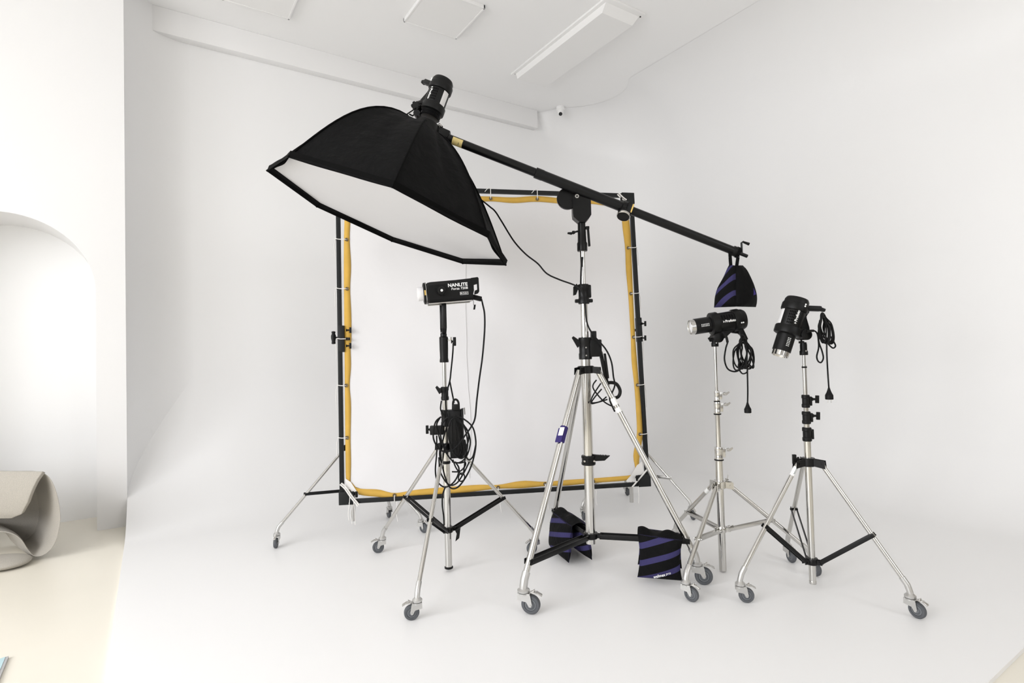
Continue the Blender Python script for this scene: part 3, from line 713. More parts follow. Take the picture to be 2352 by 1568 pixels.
cord(t, [pd(1382, 893, 3.45), pd(1366, 912, 3.45), pd(1358, 926, 3.45), pd(1372, 924, 3.46), pd(1395, 917, 3.47)], .0045, name='cable_loop')
cord(t, [pd(1338, 590, 3.475), pd(1335, 620, 3.478), pd(1334, 655, 3.48)], .006, name='cable')

# ---------------------------------------------------------------- slim chrome stand with strobe
cs = V((3.03, 2.22, 0))-R2*.013
ss = thing('light_stand', 'slim all-chrome light stand under the level strobe', 'light stand', cs, 'light stands')
sl = tripod(ss, cs, [((1589, 1381), (.75, -.65)), ((1556, 1247), (.4, .6)), ((1873, 1322), (.3, -.8))], .55, .267, [(1603, 1237), (1578, 1173), (1760, 1210)],
            .0135, .041, 'chrome', 'satin_steel', arm_style='channel', collar_r=.036, hub_r=.030, arm_w=.018, rc=.06)
column(ss, cs, .01, .78, .0225); column(ss, cs, .76, 1.08, .0155); column(ss, cs, 1.06, 1.145, .0135, 'chrome'); column(ss, cs, 1.12, 1.44, .0095)
for z0, z1, r in ((.705, .785, .026), (.995, 1.072, .0205), (1.075, 1.14, .0165)):
    collar(ss, cs, z0, z1, r, 'chrome', 'tube_clamp', .001)
    link('clamp_seal', MB().lathe([(r+.0005, 0), (r+.003, .002), (r+.003, .007), (r+.0005, .009)], cs+ZZ*(z0-.004), ZZ, 24), 'black_plastic', ss)
    link('clamp_lug', MB().box(cs+R2*(r+.006)+ZZ*((z0+z1)/2+.004), R2*.009, F2*.009, ZZ*(z1-z0)*.36, .003), 'chrome', ss)
    wingnut(ss, cs+R2*(r+.012)+ZZ*(z1-.02), R2+ZZ*.12, .052, 'satin_steel')
wingnut(ss, cs+R2*.045+F2*.01+ZZ*.562, R2*.3+ZZ*1, .04, 'satin_steel'); wingnut(ss, cs+R2*.03+ZZ*.28, R2, .045, 'satin_steel')
p = on_seg(sl[1][0], sl[1][1], 1625, 1125); d = (sl[1][1]-sl[1][0]).normalized()
link('sticker', MB().lathe([(.0139, -.022), (.0139, .022)], p, d, 18, caps=False), 'white_print', ss)
c3 = cs+ZZ*1.43
m0 = cs+ZZ*1.572
a_s = (-R2*.99-ZZ*.125).normalized()
st = thing('studio_strobe', 'level black studio strobe on the all-chrome stand with a coiled cord', 'studio strobe', cs+ZZ*1.43, 'black studio strobes')
monolight(st, m0, a_s, ZZ)
spigot(st, None, cs, 1.425)
k = 3.44
cd = cord(st, [pd(1662, 764, 3.46), pd(1668, 772, 3.45), pd(1671, 785, k), pd(1667, 800, k), pd(1664, 825, k), pd(1671, 846, k), pd(1686, 853, k), pd(1700, 848, k), pd(1712, 833, k)], .0052)
link('cord_sleeve', MB().path(smooth_path([pd(1661, 762, 3.46), pd(1668, 773, 3.45), pd(1671, 786, k)], 5), .008, 8), 'rubber', cd)
for (cx, cy, rx, ry, tl, dd) in ((1706, 810, 10, 37, .05, 0), (1709, 808, 16, 38, -.08, .012), (1704, 811, 20, 35, .12, -.012), (1712, 812, 18, 36, -.28, .02), (1708, 806, 7, 38, -.1, -.02), (1700, 815, 14, 36, .25, .0), (1716, 815, 12, 30, -.35, .03)):
    pts = []
    for i in range(14):
        an = 2*PI*i/14; yy = -math.cos(an); xx = math.sin(an)*(1 if yy > -.3 else .55); pts.append(pd(cx+rx*xx*math.cos(tl)-ry*yy*math.sin(tl), cy+ry*yy*math.cos(tl)+rx*xx*math.sin(tl), 3.42+dd+.012*math.sin(an*2)))
    cord(st, pts, .0048, True, 'cord_coil', 4)
cord(st, [pd(1704, 815, 3.41), pd(1696, 840, 3.41), pd(1704, 857, 3.41), pd(1715, 855, 3.41), pd(1717, 845, 3.41), pd(1714, 835, 3.41)], .0045, False, 'cord_coil')
cord(st, [pd(1712, 790, 3.41), pd(1723, 815, 3.41), pd(1731, 838, 3.41), pd(1729, 845, 3.41), pd(1722, 838, 3.41), pd(1714, 833, 3.41)], .0045, False, 'cord_coil')
pl = cord(st, [pd(1716, 832, 3.42), pd(1717, 870, 3.42), pd(1717.5, 900, 3.42), pd(1717, 926, 3.42)], .0048)
g_, mb = plug(pl, pd(1717, 928, 3.42), -ZZ); 
g_.name = 'plug'; link('plug_pins', mb, 'satin_steel', pl)

# ---------------------------------------------------------------- stand with black collars, tilted strobe
cr = V((3.18, 1.74, 0))-R2*.005
rs = thing('light_stand', 'chrome light stand with black plastic clamps under the downward-tilted strobe', 'light stand', cr, 'light stands')
rl = tripod(rs, cr, [((1715, 1383), (1, -.2)), ((2108, 1419), (.45, -.85)), ((1818, 1291), (.15, -.9))], .743, .175, [(1757, 1209), (2001, 1231), (1830, 1170)],
            .0125, .041, 'black_metal', 'black_metal', arm_style='double', collar_r=.038, hub_r=.032, arm_w=.022, rc=.07)
column(rs, cr, .05, .88, .0185); column(rs, cr, .86, .97, .0155); column(rs, cr, .95, 1.06, .0135); column(rs, cr, 1.05, 1.30, .0115); column(rs, cr, 1.29, 1.36, .0085)
link('tube_seal', MB().lathe([(.0118, 0), (.0145, .002), (.0145, .008), (.0118, .01)], cr+ZZ*1.285, ZZ, 20), 'black_plastic', rs)
link('tube_end', MB().lathe([(.0188, 0), (.0195, .004), (.0195, .016), (.0188, .018)], cr+ZZ*.046, ZZ, 20), 'satin_steel', rs)
for z0, z1, r in ((.862, .942, .025), (.962, 1.034, .0235), (1.056, 1.13, .022)):
    collar(rs, cr, z0, z1, r, 'black_plastic'); link('clamp_lug', MB().box(cr+R2*(r+.004)+ZZ*(z0+z1)/2, R2*.008, F2*.01, ZZ*(z1-z0)*.36, .004), 'black_plastic', rs)
    if z0 > .9: knob(rs, cr+R2*(r+.010)+ZZ*(z1-.026), R2-ZZ*.05, .028, w=.045, t=.018)
knob(rs, cr-R2*.055+ZZ*.76, -R2, .016, w=.055, t=.02)
p = on_seg(rl[0][0], rl[0][1], 1826, 1083); d = (rl[0][1]-rl[0][0]).normalized()
sk = link('sticker', MB().lathe([(.0129, -.028), (.0129, .028)], p, d, 18, caps=False), 'white_print', rs)
mb = MB()
for k in range(6): mb.box(p+d*(-.018+.006*k)-F2*.0131+R2*.001, d*.0012, R2*.004*(1+.3*(k % 2)), F2*.0004)
link('sticker_print', mb, 'dark_print', sk)
z = 1.36
st = thing('studio_strobe', 'black studio strobe tilted steeply downward with cord looped on its handle', 'studio strobe', cr+ZZ*z, 'black studio strobes')
a_r = (-R2*.335-ZZ*.94).normalized(); up_r = (-R2*.94+ZZ*.335)
jt = cr+ZZ*1.478
monolight(st, jt+up_r.normalized()*.092-a_r*0, a_r, up_r, cap_m='chrome')
spigot(st, None, cr, 1.36)
k = 3.12
cd = cord(st, [pd(1853, 761, k), pd(1868, 759, k), pd(1877, 766, k), pd(1880, 785, k), pd(1880, 800, k), pd(1876, 818, k), pd(1879, 829, k), pd(1886, 832, k), pd(1891, 822, k), pd(1888, 806, k), pd(1881, 785, k), pd(1880, 760, k), pd(1883, 735, k)], .0044)
link('cord_sleeve', MB().path(smooth_path([pd(1852, 761, k), pd(1862, 759.5, k), pd(1869, 759.5, k)], 5), .007, 8), 'rubber', cd)
for (cx, cy, rx, ry, tl, dd) in ((1893, 754, 9, 33, -.12, 0), (1896, 753, 15, 35, -.22, .01), (1890, 755, 8, 32, -.02, -.01), (1899, 754, 13, 37, -.30, .015), (1894, 758, 12, 31, -.15, -.015), (1888, 752, 6, 28, .06, .0), (1901, 757, 9, 30, -.25, .02)):
    pts = []
    for i in range(14):
        an = 2*PI*i/14; yy = -math.cos(an); xx = math.sin(an)*(1 if yy > -.3 else .55); pts.append(pd(cx+rx*xx*math.cos(tl)-ry*yy*math.sin(tl), cy+ry*yy*math.cos(tl)+rx*xx*math.sin(tl), 3.10+dd+.012*math.sin(an*2)))
    cord(st, pts, .0044, True, 'cord_coil', 4)
cord(st, [pd(1906, 770, 3.1), pd(1914, 783, 3.1), pd(1919, 794, 3.1), pd(1913, 799, 3.1), pd(1903, 790, 3.1), pd(1900, 780, 3.1)], .0044, False, 'cord_coil')
pl = cord(st, [pd(1899, 785, 3.1), pd(1899, 810, 3.1), pd(1901, 850, 3.1), pd(1903, 880, 3.1), pd(1904, 893, 3.1)], .0044)
g_, mb = plug(pl, pd(1904, 895, 3.1), -ZZ); link('plug_pins', mb, 'satin_steel', pl)

# ---------------------------------------------------------------- key light: box-shaped LED on a stand
ck = V((1.598, 3.318, 0))+R2*.036
ks = thing('light_stand', 'chrome light stand with black spreader holding the boxy LED light', 'light stand', ck, 'light stands')
kl = tripod(ks, ck, [((946, 1423), (-1, -.25)), ((869, 1269), (-1, -.3)), ((1222, 1271), (-.8, -.5))], .815, .271, [(984, 1192), (942, 1146), (1148, 1150)],
            .0125, .041, 'black_metal', 'black_metal', arm_style='double', collar_r=.04, hub_r=.034, arm_w=.022, rc=.065)
column(ks, ck, .02, .95, .0225); column(ks, ck, .93, 1.13, .0175); column(ks, ck, 1.10, 1.38, .0135)
link('tube_end', MB().lathe([(.023, 0), (.028, .003), (.028, .012), (.023, .015)], ck+ZZ*.016, ZZ, 24), 'black_plastic', ks)
link('hub_hook', MB().prism([ck+R2*.05+ZZ*.27-F2*.03, ck+R2*.085+ZZ*.285-F2*.03, ck+R2*.075+ZZ*.22-F2*.03, ck+R2*.05+ZZ*.20-F2*.03, ck+R2*.06+ZZ*.25-F2*.03], F2*.02), 'black_plastic', ks)
link('tube_band', MB().lathe([(.0228, 0), (.026, .003), (.026, .017), (.0228, .02)], ck+ZZ*.70, ZZ, 24), 'black_plastic', ks)
for z0, z1, r in ((.945, 1.055, .03), (1.118, 1.207, .026)):
    collar(ks, ck, z0, z1, r, 'black_plastic')
p = ck+ZZ*1.17
link('locking_lever', MB().prism([p-R2*.02+ZZ*.0, p-R2*.035-ZZ*.01, p-R2*.06+ZZ*.035, p-R2*.05+ZZ*.045, p-R2*.035+ZZ*.03, p-R2*.02+ZZ*.03], -F2*.02), 'black_plastic', ks)
link('side_clamp', MB().box(ck-R2*.055+ZZ*.925-F2*.02, R2*.045, F2*.018, ZZ*.03, .006), 'black_plastic', ks)
knob(ks, ck-R2*.10+ZZ*.93-F2*.02, -R2, .012, w=.055, t=.018)
link('top_socket', MB().lathe([(.029, 0), (.030, .01), (.027, .03), (.0285, .09), (.029, .165), (.024, .172)], ck+ZZ*1.368, ZZ, 24), 'black_plastic', ks)
link('socket_screw', MB().tube(ck+ZZ*1.515+R2*.025, ck+ZZ*1.522+R2*.055, .007, .008, 10).box(ck+ZZ*1.524+R2*.045, R2*.01, F2*.008, ZZ*.011, .003), 'satin_steel', ks)
knob(ks, ck+ZZ*1.505+R2*.05, R2, .014, w=.058, t=.02)
# LED body
led = thing('led_light', 'boxy black LED studio light with white lettering on its side', 'studio light', ck+ZZ*1.54)
Dk = 3.58
lo = pd(1007, 668, 3.50)                                     # yoke pivot, camera side
lc = lo+F2*.083
la = (-R2*.965-ZZ*.075-F2*.20).normalized(); lu = (ZZ-la*ZZ.dot(la)).normalized(); lsd = lu.cross(la); lsd = lsd if lsd.dot(FW) < 0 else -lsd
Q = lambda x, y, z: lc+la*x+lsd*y+lu*z                       # x forward, y camera side
hw, zt, zb = .075, .066, -.072
ctr = []
for y0, z0 in ((-hw, .04), (-hw+.028, .064), (hw-.028, .064), (hw, .04), (hw, -.05), (hw-.018, -.070), (-hw+.018, -.070), (-hw, -.05)): ctr.append((y0, z0))
def sect(x, k=1.0, top=0): return [Q(x, y*k, z*k+(top if z > 0 else 0)) for y, z in ctr]
rings = [sect(.088, .86), sect(.080, .98), sect(.06, 1, .002), sect(-.10, 1, .004), sect(-.205, 1, .008)]
mb = MB(); b = 0
for rg in rings: mb.v += [V(p) for p in rg]
for i in range(len(rings)-1):
    for k in range(8): k2 = (k+1) % 8; mb.f.append((i*8+k, i*8+k2, i*8+8+k2, i*8+8+k))
mb.f += [tuple(range(7, -1, -1)), tuple(range(32, 40))]
link('body', mb, 'black_plastic', led, angle=20)
# rear handle frame
hz = [(-.200, .070), (-.243, .073), (-.250, .066), (-.246, -.020), (-.238, -.032), (-.215, -.038), (-.215, -.028), (-.220, -.012), (-.236, -.008), (-.238, .030), (-.214, .024), (-.212, -.012), (-.200, -.05)]
mb = MB()
mb.prism([Q(x, hw-.026, z) for x, z in hz], lsd*.024)
mb.bar(Q(-.20, hw-.03, .066), Q(-.246, hw-.03, .069), .010, .05, lu, .002); link('rear_handle', mb, 'black_plastic', led, angle=20)
link('lower_skid', MB().bar(Q(.085, hw-.02, -.0735), Q(-.195, hw-.02, -.0735), .008, .02, lu, .003).bar(Q(.085, -hw+.02, -.0735), Q(-.195, -hw+.02, -.0735), .008, .02, lu, .003), 'satin_steel', led)
link('front_bezel', MB().lathe([(.062, .084), (.070, .088), (.070, .106), (.060, .110)], lc, la, 40), 'black_plastic', led)
link('bezel_edge', MB().lathe([(.0702, .0885), (.0735, .090), (.0735, .094), (.0702, .0955)], lc, la, 40), 'satin_steel', led)
link('release_tab', MB().box(Q(.100, .0705, -.002), la*.0045, lu*.016, lsd*.002, .001), 'gold', led)
link('lamp_glass', MB().lathe([(.045, .105), (.046, .14), (.044, .146), (.02, .149)], lc, la, 36), 'glass_frost', led)
def tx_on(x0, z0): return lambda x, y, h: Q(x0, hw+.0005, z0)-la*x+lu*y+lsd*h
if (-la).cross(lu).dot(lsd) < 0: pass
link('lettering', text_mb('NANLITE', .030, tx_on(-.046, .0225), 0, .0009, width=.128), 'white_print', led)
link('lettering', text_mb('Forza 720B', .0215, tx_on(-.066, .0015), .1, .0003, width=.108), 'white_print', led)
link('lettering', text_mb('Bi-Color', .0125, tx_on(-.1235, -.0285), 0, .0002, width=.046), 'white_print', led)
mb = MB()
for x_, z_, wx, wz in ((-.1465, -.0165, .026, .0008), (-.1465, -.0335, .026, .0008), (-.1205, -.025, .0008, .0093), (-.1725, -.025, .0008, .0093)): mb.box(Q(x_, hw+.0006, z_), la*wx, lu*wz, lsd*.0004)
link('lettering_box', mb, 'white_print', led)
# yoke
yb = ck+ZZ*1.555
yk = MB()
for sg in (1, -1):
    y = sg*(hw+.014); a = Q(-.002, y, 0); kq = V((yb.x, yb.y, 0))+lsd*y+ZZ*(a.z-.075)-R2*.0; bq = V((yb.x, yb.y, yb.z+.035))+lsd*y
    yk.lathe([(.030, -.006), (.030, .006)], a, lsd, 24); yk.bar(a, kq, .03, .011, R2, .003).bar(kq+ZZ*.012, bq, .03, .011, R2, .003)
    yk.bar(bq+ZZ*.006, V((yb.x, yb.y, yb.z+.008))+lsd*y*.6, .03, .011, R2, .003)
yk.bar(V((yb.x, yb.y, yb.z+.01))+lsd*(hw*.75), V((yb.x, yb.y, yb.z+.01))-lsd*(hw*.75), .03, .012, R2, .003).lathe([(.02, -.03), (.022, .0), (.018, .01)], yb, ZZ, 20)
link('yoke', yk, 'black_metal', led)
link('pivot_knob', MB().lathe([(.026, 0), (.027, .012), (.022, .018)], Q(-.002, hw+.02, 0), lsd, 8), 'black_plastic', led)
link('pivot_bolt', MB().lathe([(.0085, 0), (.007, .004)], Q(-.002, hw+.038, 0), lsd, 12), 'white_print', led)
link('cable_socket', MB().bar(Q(-.202, .03, -.048), Q(-.262, .03, -.068), .032, .028, lu, .006), 'rubber', led)
link('pull_tag', MB().path([Q(-.200, .05, -.05), Q(-.205, .05, -.09), Q(-.203, .05, -.105)], .0016, 6).box(Q(-.208, .05, -.118), lu*.016-la*.004, la*.006, lsd*.005, .002), 'black_plastic', led)
# power adapter and cable tangle
t = thing('power_adapter', 'black power adapter box hung on the LED light stand behind coiled cable', 'power adapter', ck+ZZ*.75+R2*.06, None)
a0 = pd(1047, 995, 3.56)
link('case', MB().box(a0, R2*.042+ZZ*.002, F2*.035, ZZ*.155-R2*.006, .008).box(a0+R2*.045+ZZ*.02, R2*.006, F2*.03, ZZ*.14, .002), 'black_plastic', t)
mb = MB()
for k in range(3): mb.box(a0+R2*(-.02+.022*k)-F2*.036, R2*.003, F2*.003, ZZ*.12, .001)
link('cooling_fins', mb, 'black_metal', t)
link('carry_strap', MB().path(smooth_path([pd(1040, 940, 3.52), pd(1041, 922, 3.52), pd(1047, 917, 3.52), pd(1053, 924, 3.52), pd(1054, 942, 3.52)], 5), .007, 8).box(pd(1046, 935, 3.525), R2*.022, F2*.014, ZZ*.02, .006), 'black_plastic', t)
link('socket', MB().bar(pd(1062, 1010, 3.50), pd(1068, 1045, 3.50), .04, .03, R2, .008), 'rubber', t)
link('bracket', MB().path([a0+R2*.045+ZZ*.15, a0+R2*.06+ZZ*.165, a0+R2*.062+ZZ*.12], .004, 6), 'satin_steel', t)
t = thing('led_cable', 'long black cable looped in loose coils around the LED light stand', 'cable', ck+ZZ*.6)
k = 3.45
cord(t, [Q(-.262, .03, -.068), pd(1109, 700, 3.50), pd(1113, 722, 3.50), pd(1113, 760, 3.50), pd(1108, 820, 3.50), pd(1101, 870, 3.48), pd(1095, 920, k), pd(1091, 960, k), pd(1082, 980, k), pd(1068, 1000, k), pd(1052, 1022, k), pd(1035, 1035, k), pd(1015, 1035, k), pd(1001, 1020, k), pd(995, 1000, k), pd(1000, 970, k), pd(1013, 957, k)], .0055, name='cable')
cord(t, [pd(1041, 787, 3.50), pd(1040, 810, 3.50), pd(1036, 850, 3.5), pd(1033, 875, 3.5), pd(1025, 905, 3.5), pd(1024, 930, 3.5), pd(1028, 970, 3.5), pd(1020, 1000, 3.5), pd(1012, 1035, 3.5), pd(1014, 1060, 3.5), pd(1024, 1100, 3.5), pd(1035, 1120, 3.49), pd(1052, 1118, 3.48), pd(1070, 1095, 3.47), pd(1084, 1065, 3.46), pd(1092, 1030, 3.45), pd(1092, 1005, 3.45), pd(1085, 980, 3.45), pd(1065, 962, 3.46), pd(1045, 955, 3.48)], .0052, name='cable')
cord(t, [pd(1033, 875, 3.52), pd(1037, 895, 3.52), pd(1043, 925, 3.52)], .0052, name='cable')
cord(t, [pd(1003, 1000, 3.52), pd(1003, 1040, 3.52), pd(1000, 1080, 3.51), pd(1005, 1105, 3.5), pd(1020, 1118, 3.5), pd(1037, 1112, 3.49), pd(1050, 1095, 3.49), pd(1054, 1075, 3.49), pd(1045, 1060, 3.5)], .005, name='cable')
cord(t, [pd(1024, 1116, 3.5), pd(1017, 1135, 3.49), pd(1016, 1160, 3.48), pd(1019, 1185, 3.48), pd(1020, 1205, 3.5)], .005, name='cable')
cord(t, [pd(1038, 1060, 3.47), pd(1055, 1063, 3.47), pd(1068, 1061, 3.47), pd(1068, 1070, 3.47), pd(1056, 1082, 3.47), pd(1038, 1083, 3.47)], .0048, name='cable_loop')
cord(t, [pd(1040, 1055, 3.46), pd(1048, 1075, 3.46), pd(1062, 1090, 3.46), pd(1066, 1075, 3.46), pd(1068, 1055, 3.46), pd(1070, 1035, 3.46)], .0048, name='cable_loop')
cord(t, [pd(1062, 1086, 3.46), pd(1067, 1093, 3.46), pd(1065, 1102, 3.46), pd(1058, 1105, 3.46), pd(1053, 1100, 3.46), pd(1055, 1090, 3.46)], .0042, True, 'cable_loop')
cord(t, [pd(1050, 965, 3.5), pd(1072, 985, 3.49), pd(1076, 1010, 3.48), pd(1068, 1035, 3.48), pd(1075, 1055, 3.47), pd(1086, 1048, 3.46), pd(1093, 1020, 3.45)], .005, name='cable')
cord(t, [pd(1048, 970, 3.5), pd(1055, 1000, 3.49), pd(1060, 1030, 3.48), pd(1056, 1045, 3.48)], .005, name='cable')
cord(t, [pd(1012, 957, 3.48), pd(1003, 975, 3.47), pd(1008, 1000, 3.47), pd(1012, 1020, 3.47), pd(1010, 1045, 3.48), pd(1018, 1075, 3.5)], .005, name='cable')
cord(t, [pd(1030, 958, 3.46), pd(1012, 985, 3.46), pd(1020, 1030, 3.46), pd(1045, 1062, 3.46), pd(1070, 1050, 3.46), pd(1080, 1010, 3.46), pd(1062, 972, 3.46)], .0048, True, 'cable_loop')
cord(t, [pd(1036, 965, 3.45), pd(1030, 1000, 3.45), pd(1042, 1040, 3.45), pd(1062, 1052, 3.45), pd(1074, 1025, 3.45), pd(1068, 985, 3.45), pd(1052, 962, 3.45)], .0048, True, 'cable_loop')
cord(t, [pd(1008, 1050, 3.47), pd(1012, 1085, 3.47), pd(1030, 1112, 3.47), pd(1048, 1110, 3.47), pd(1064, 1088, 3.47), pd(1078, 1060, 3.46)], .005, name='cable')
cord(t, [pd(1014, 920, 3.5), pd(1012, 940, 3.5), pd(1020, 955, 3.5)], .0048, name='cable')

# ---------------------------------------------------------------- scrim frame
cor = [(776, 428), (1449, 450), (1487, 1110), (786, 1152)]
rr = [ray(*q) for q in cor]
Mx = Matrix(((rr[0].x, -rr[1].x, rr[2].x), (rr[0].y, -rr[1].y, rr[2].y), (rr[0].z, -rr[1].z, rr[2].z))).inverted() @ rr[3]
BLD = 4.28
TL, TR, BRc, BLc = [C0+rr[i]*d*BLD for i, d in enumerate((Mx.x, Mx.y, Mx.z, 1))]
fx, fz = (BRc-BLc).normalized(), (TL-BLc).normalized(); fnrm = fx.cross(fz).normalized(); fnrm = fnrm if fnrm.dot(FW) < 0 else -fnrm   # towards the camera
def fp(px, py, off=0.0): return dep(px, py, BLc+fnrm*off, fnrm)
fr = thing('scrim_frame', 'large square black scrim frame laced with a white yellow-edged cloth', 'scrim frame', (BLc+BRc)/2)
W_ = .034
link('frame_bar', MB().bar(BLc+fx*.06, BRc, W_, W_, fz, .004), 'frame_black', fr)
link('frame_bar', MB().bar(TL, TR, W_, W_, fz, .004), 'frame_black', fr)
link('frame_post', MB().bar(BLc, TL, W_, W_, fx, .004), 'frame_black', fr)
link('frame_post', MB().bar(BRc, TR, W_, W_, fx, .004), 'frame_black', fr)
for P0, sx, sz in ((BLc, 1, 1), (BRc, -1, 1), (TL, 1, -1), (TR, -1, -1)):
    link('corner_bracket', MB().box(P0+fx*sx*.035-fz*sz*.0+fz*sz*.028+fnrm*.004, fx*.058, fz*.05, fnrm*.022, .005), 'frame_black', fr)
    if P0 is not TL:
        knob(fr, P0+fx*sx*.10+fz*sz*.06+fnrm*.02, fnrm+fx*sx*.4, .03, w=.045, t=.02)
for px in ((785, 778), (1467.5, 757)):
    m_ = fp(*px); link('joint_sleeve', MB().box(m_, fx*.0225, fz*.105, fnrm*.0225, .004), 'frame_black', fr)
for px, d_ in (((795, 758), fx), ((795, 794), fx), ((1474, 743), fx), ((1474, 776), fx)):
    knob(fr, fp(*px, .035), d_, .026, w=.045, t=.016)
knob(fr, fp(795, 778, .035), fx, .018, w=.022, t=.014)
m_ = fp(766, 775); link('crank_handle', MB().lathe([(.010, -.052), (.016, -.048), (.014, -.03), (.019, -.005), (.019, .015), (.013, .03), (.016, .046), (.010, .05)], m_, fz, 16).tube(m_, fp(780, 775), .007, n=8), 'black_plastic', fr)
# cloth: edges measured as pixel polylines on the frame's plane
Lo = [(793, 450), (790, 550), (790, 663), (791, 778), (792, 885), (793, 1005), (794, 1085), (796, 1120)]
Li = [(808, 450), (805, 500), (803, 550), (806, 610), (804, 663), (806.5, 720), (807, 780), (805, 800), (806, 840), (803, 885), (806, 930), (805, 1005), (806, 1060), (805, 1106)]
Ro = [(1441, 470), (1447, 520), (1450, 570), (1454, 674), (1459, 774), (1468, 884), (1473, 940), (1476, 997), (1472, 1030), (1468, 1060), (1470, 1096)]
Ri = [(1426, 470), (1430, 520), (1436, 569), (1438, 620), (1443, 674), (1446, 720), (1449, 774), (1451, 830), (1457, 884), (1461, 940), (1463, 997), (1455, 1045), (1460, 1080), (1452, 1090)]
To = [(800, 438), (1060, 449), (1127, 451), (1180, 453), (1234, 450), (1300, 456), (1360, 457), (1440, 462)]
Ti = [(800, 455), (1060, 464), (1127, 462), (1180, 466), (1234, 463), (1300, 468), (1360, 468), (1390, 472), (1428, 474)]
Bo = [(800, 1128), (830, 1137), (870, 1141), (906, 1144), (960, 1140), (1040, 1134), (1100, 1127), (1144, 1122), (1200, 1121), (1252, 1116), (1300, 1115), (1363, 1109), (1440, 1103), (1470, 1096)]
Bi = [(806, 1106), (822, 1121), (870, 1124), (906, 1132), (960, 1124), (1040, 1117), (1100, 1113), (1144, 1113), (1200, 1104), (1252, 1106), (1300, 1102), (1363, 1098), (1440, 1092), (1452, 1090)]
def strip(o_, i_, n=40, off=.006):
    po = smooth_path([fp(*q, off) for q in o_], 8); pi_ = smooth_path([fp(*q, off) for q in i_], 8)
    def at(pl, u):
        t = u*(len(pl)-1); k = min(int(t), len(pl)-2); return pl[k].lerp(pl[k+1], t-k)
    return po, pi_, at
def rs_by(pl, axis, n):                                       # resample along an axis
    ks = [p.dot(axis) for p in pl]; lo, hi = min(ks), max(ks); out = []
    for j in range(n+1):
        t = lo+(hi-lo)*j/n
        for k in range(len(pl)-1):
            if min(ks[k], ks[k+1])-1e-6 <= t <= max(ks[k], ks[k+1])+1e-6:
                w = 0 if abs(ks[k+1]-ks[k]) < 1e-9 else (t-ks[k])/(ks[k+1]-ks[k]); out.append(pl[k].lerp(pl[k+1], w)); break
    return out
def edge_strip(name, o_, i_, axis, n=60):
    po, pi_, at = strip(o_, i_); a, b = rs_by(po, axis, n), rs_by(pi_, axis, n); m = min(len(a), len(b)); mb = MB()
    for k in range(m): mb.v += [a[k], (a[k]+b[k])/2+fnrm*(.0015*math.sin(k*.9)+.002), b[k]]
    for k in range(m-1):
        for j in range(2): q = 3*k+j; mb.f.append((q, q+1, q+4, q+3))
    o = link(name, mb, 'yellow_cloth', fr, angle=60); md = o.modifiers.new('s', 'SOLIDIFY'); md.thickness = .003; return b
bi_l = edge_strip('yellow_border', Lo, Li, fz); bi_r = edge_strip('yellow_border', Ro, Ri, fz); bi_t = edge_strip('yellow_border', To, Ti, fx); bi_b = edge_strip('yellow_border', Bo, Bi, fx)
NC = 48
lft, rgt = rs_by(smooth_path([fp(*q) for q in Li], 8), fz, NC), rs_by(smooth_path([fp(*q) for q in Ri], 8), fz, NC)
tp_, bt_ = rs_by(smooth_path([fp(*q) for q in Ti], 8), fx, NC), rs_by(smooth_path([fp(*q) for q in Bi], 8), fx, NC)
def ls(pl, u):
    t = u*(len(pl)-1); k = min(int(t), len(pl)-2); return pl[k].lerp(pl[k+1], t-k)
def coons(u, v):
    a = bt_[0].lerp(bt_[-1], u).lerp(tp_[0].lerp(tp_[-1], u), v)
    p = ls(lft, v).lerp(ls(rgt, v), u)+ls(bt_, u).lerp(ls(tp_, u), v)-a
    ed = min(u, 1-u, v, 1-v); w = min(1, ed*6)
    wr = .010*math.sin(9*u-5*v+1)+.008*math.sin(17*(u+v))+.006*math.sin(26*u+9*v)*(1-v)
    return p+fnrm*(wr*w-.03*math.sin(PI*u)*math.sin(PI*v)+.002)
link('white_cloth', MB().grid(coons, 60, 60), 'white_cloth', fr, angle=80)
sm = MB(); u0 = .38
link('cloth_seam', MB().path([coons(.395+.004*math.sin(v*9), v/1.0)+fnrm*.004 for v in [k/40 for k in range(1, 40)]], .0022, 6), 'white_cloth', fr)
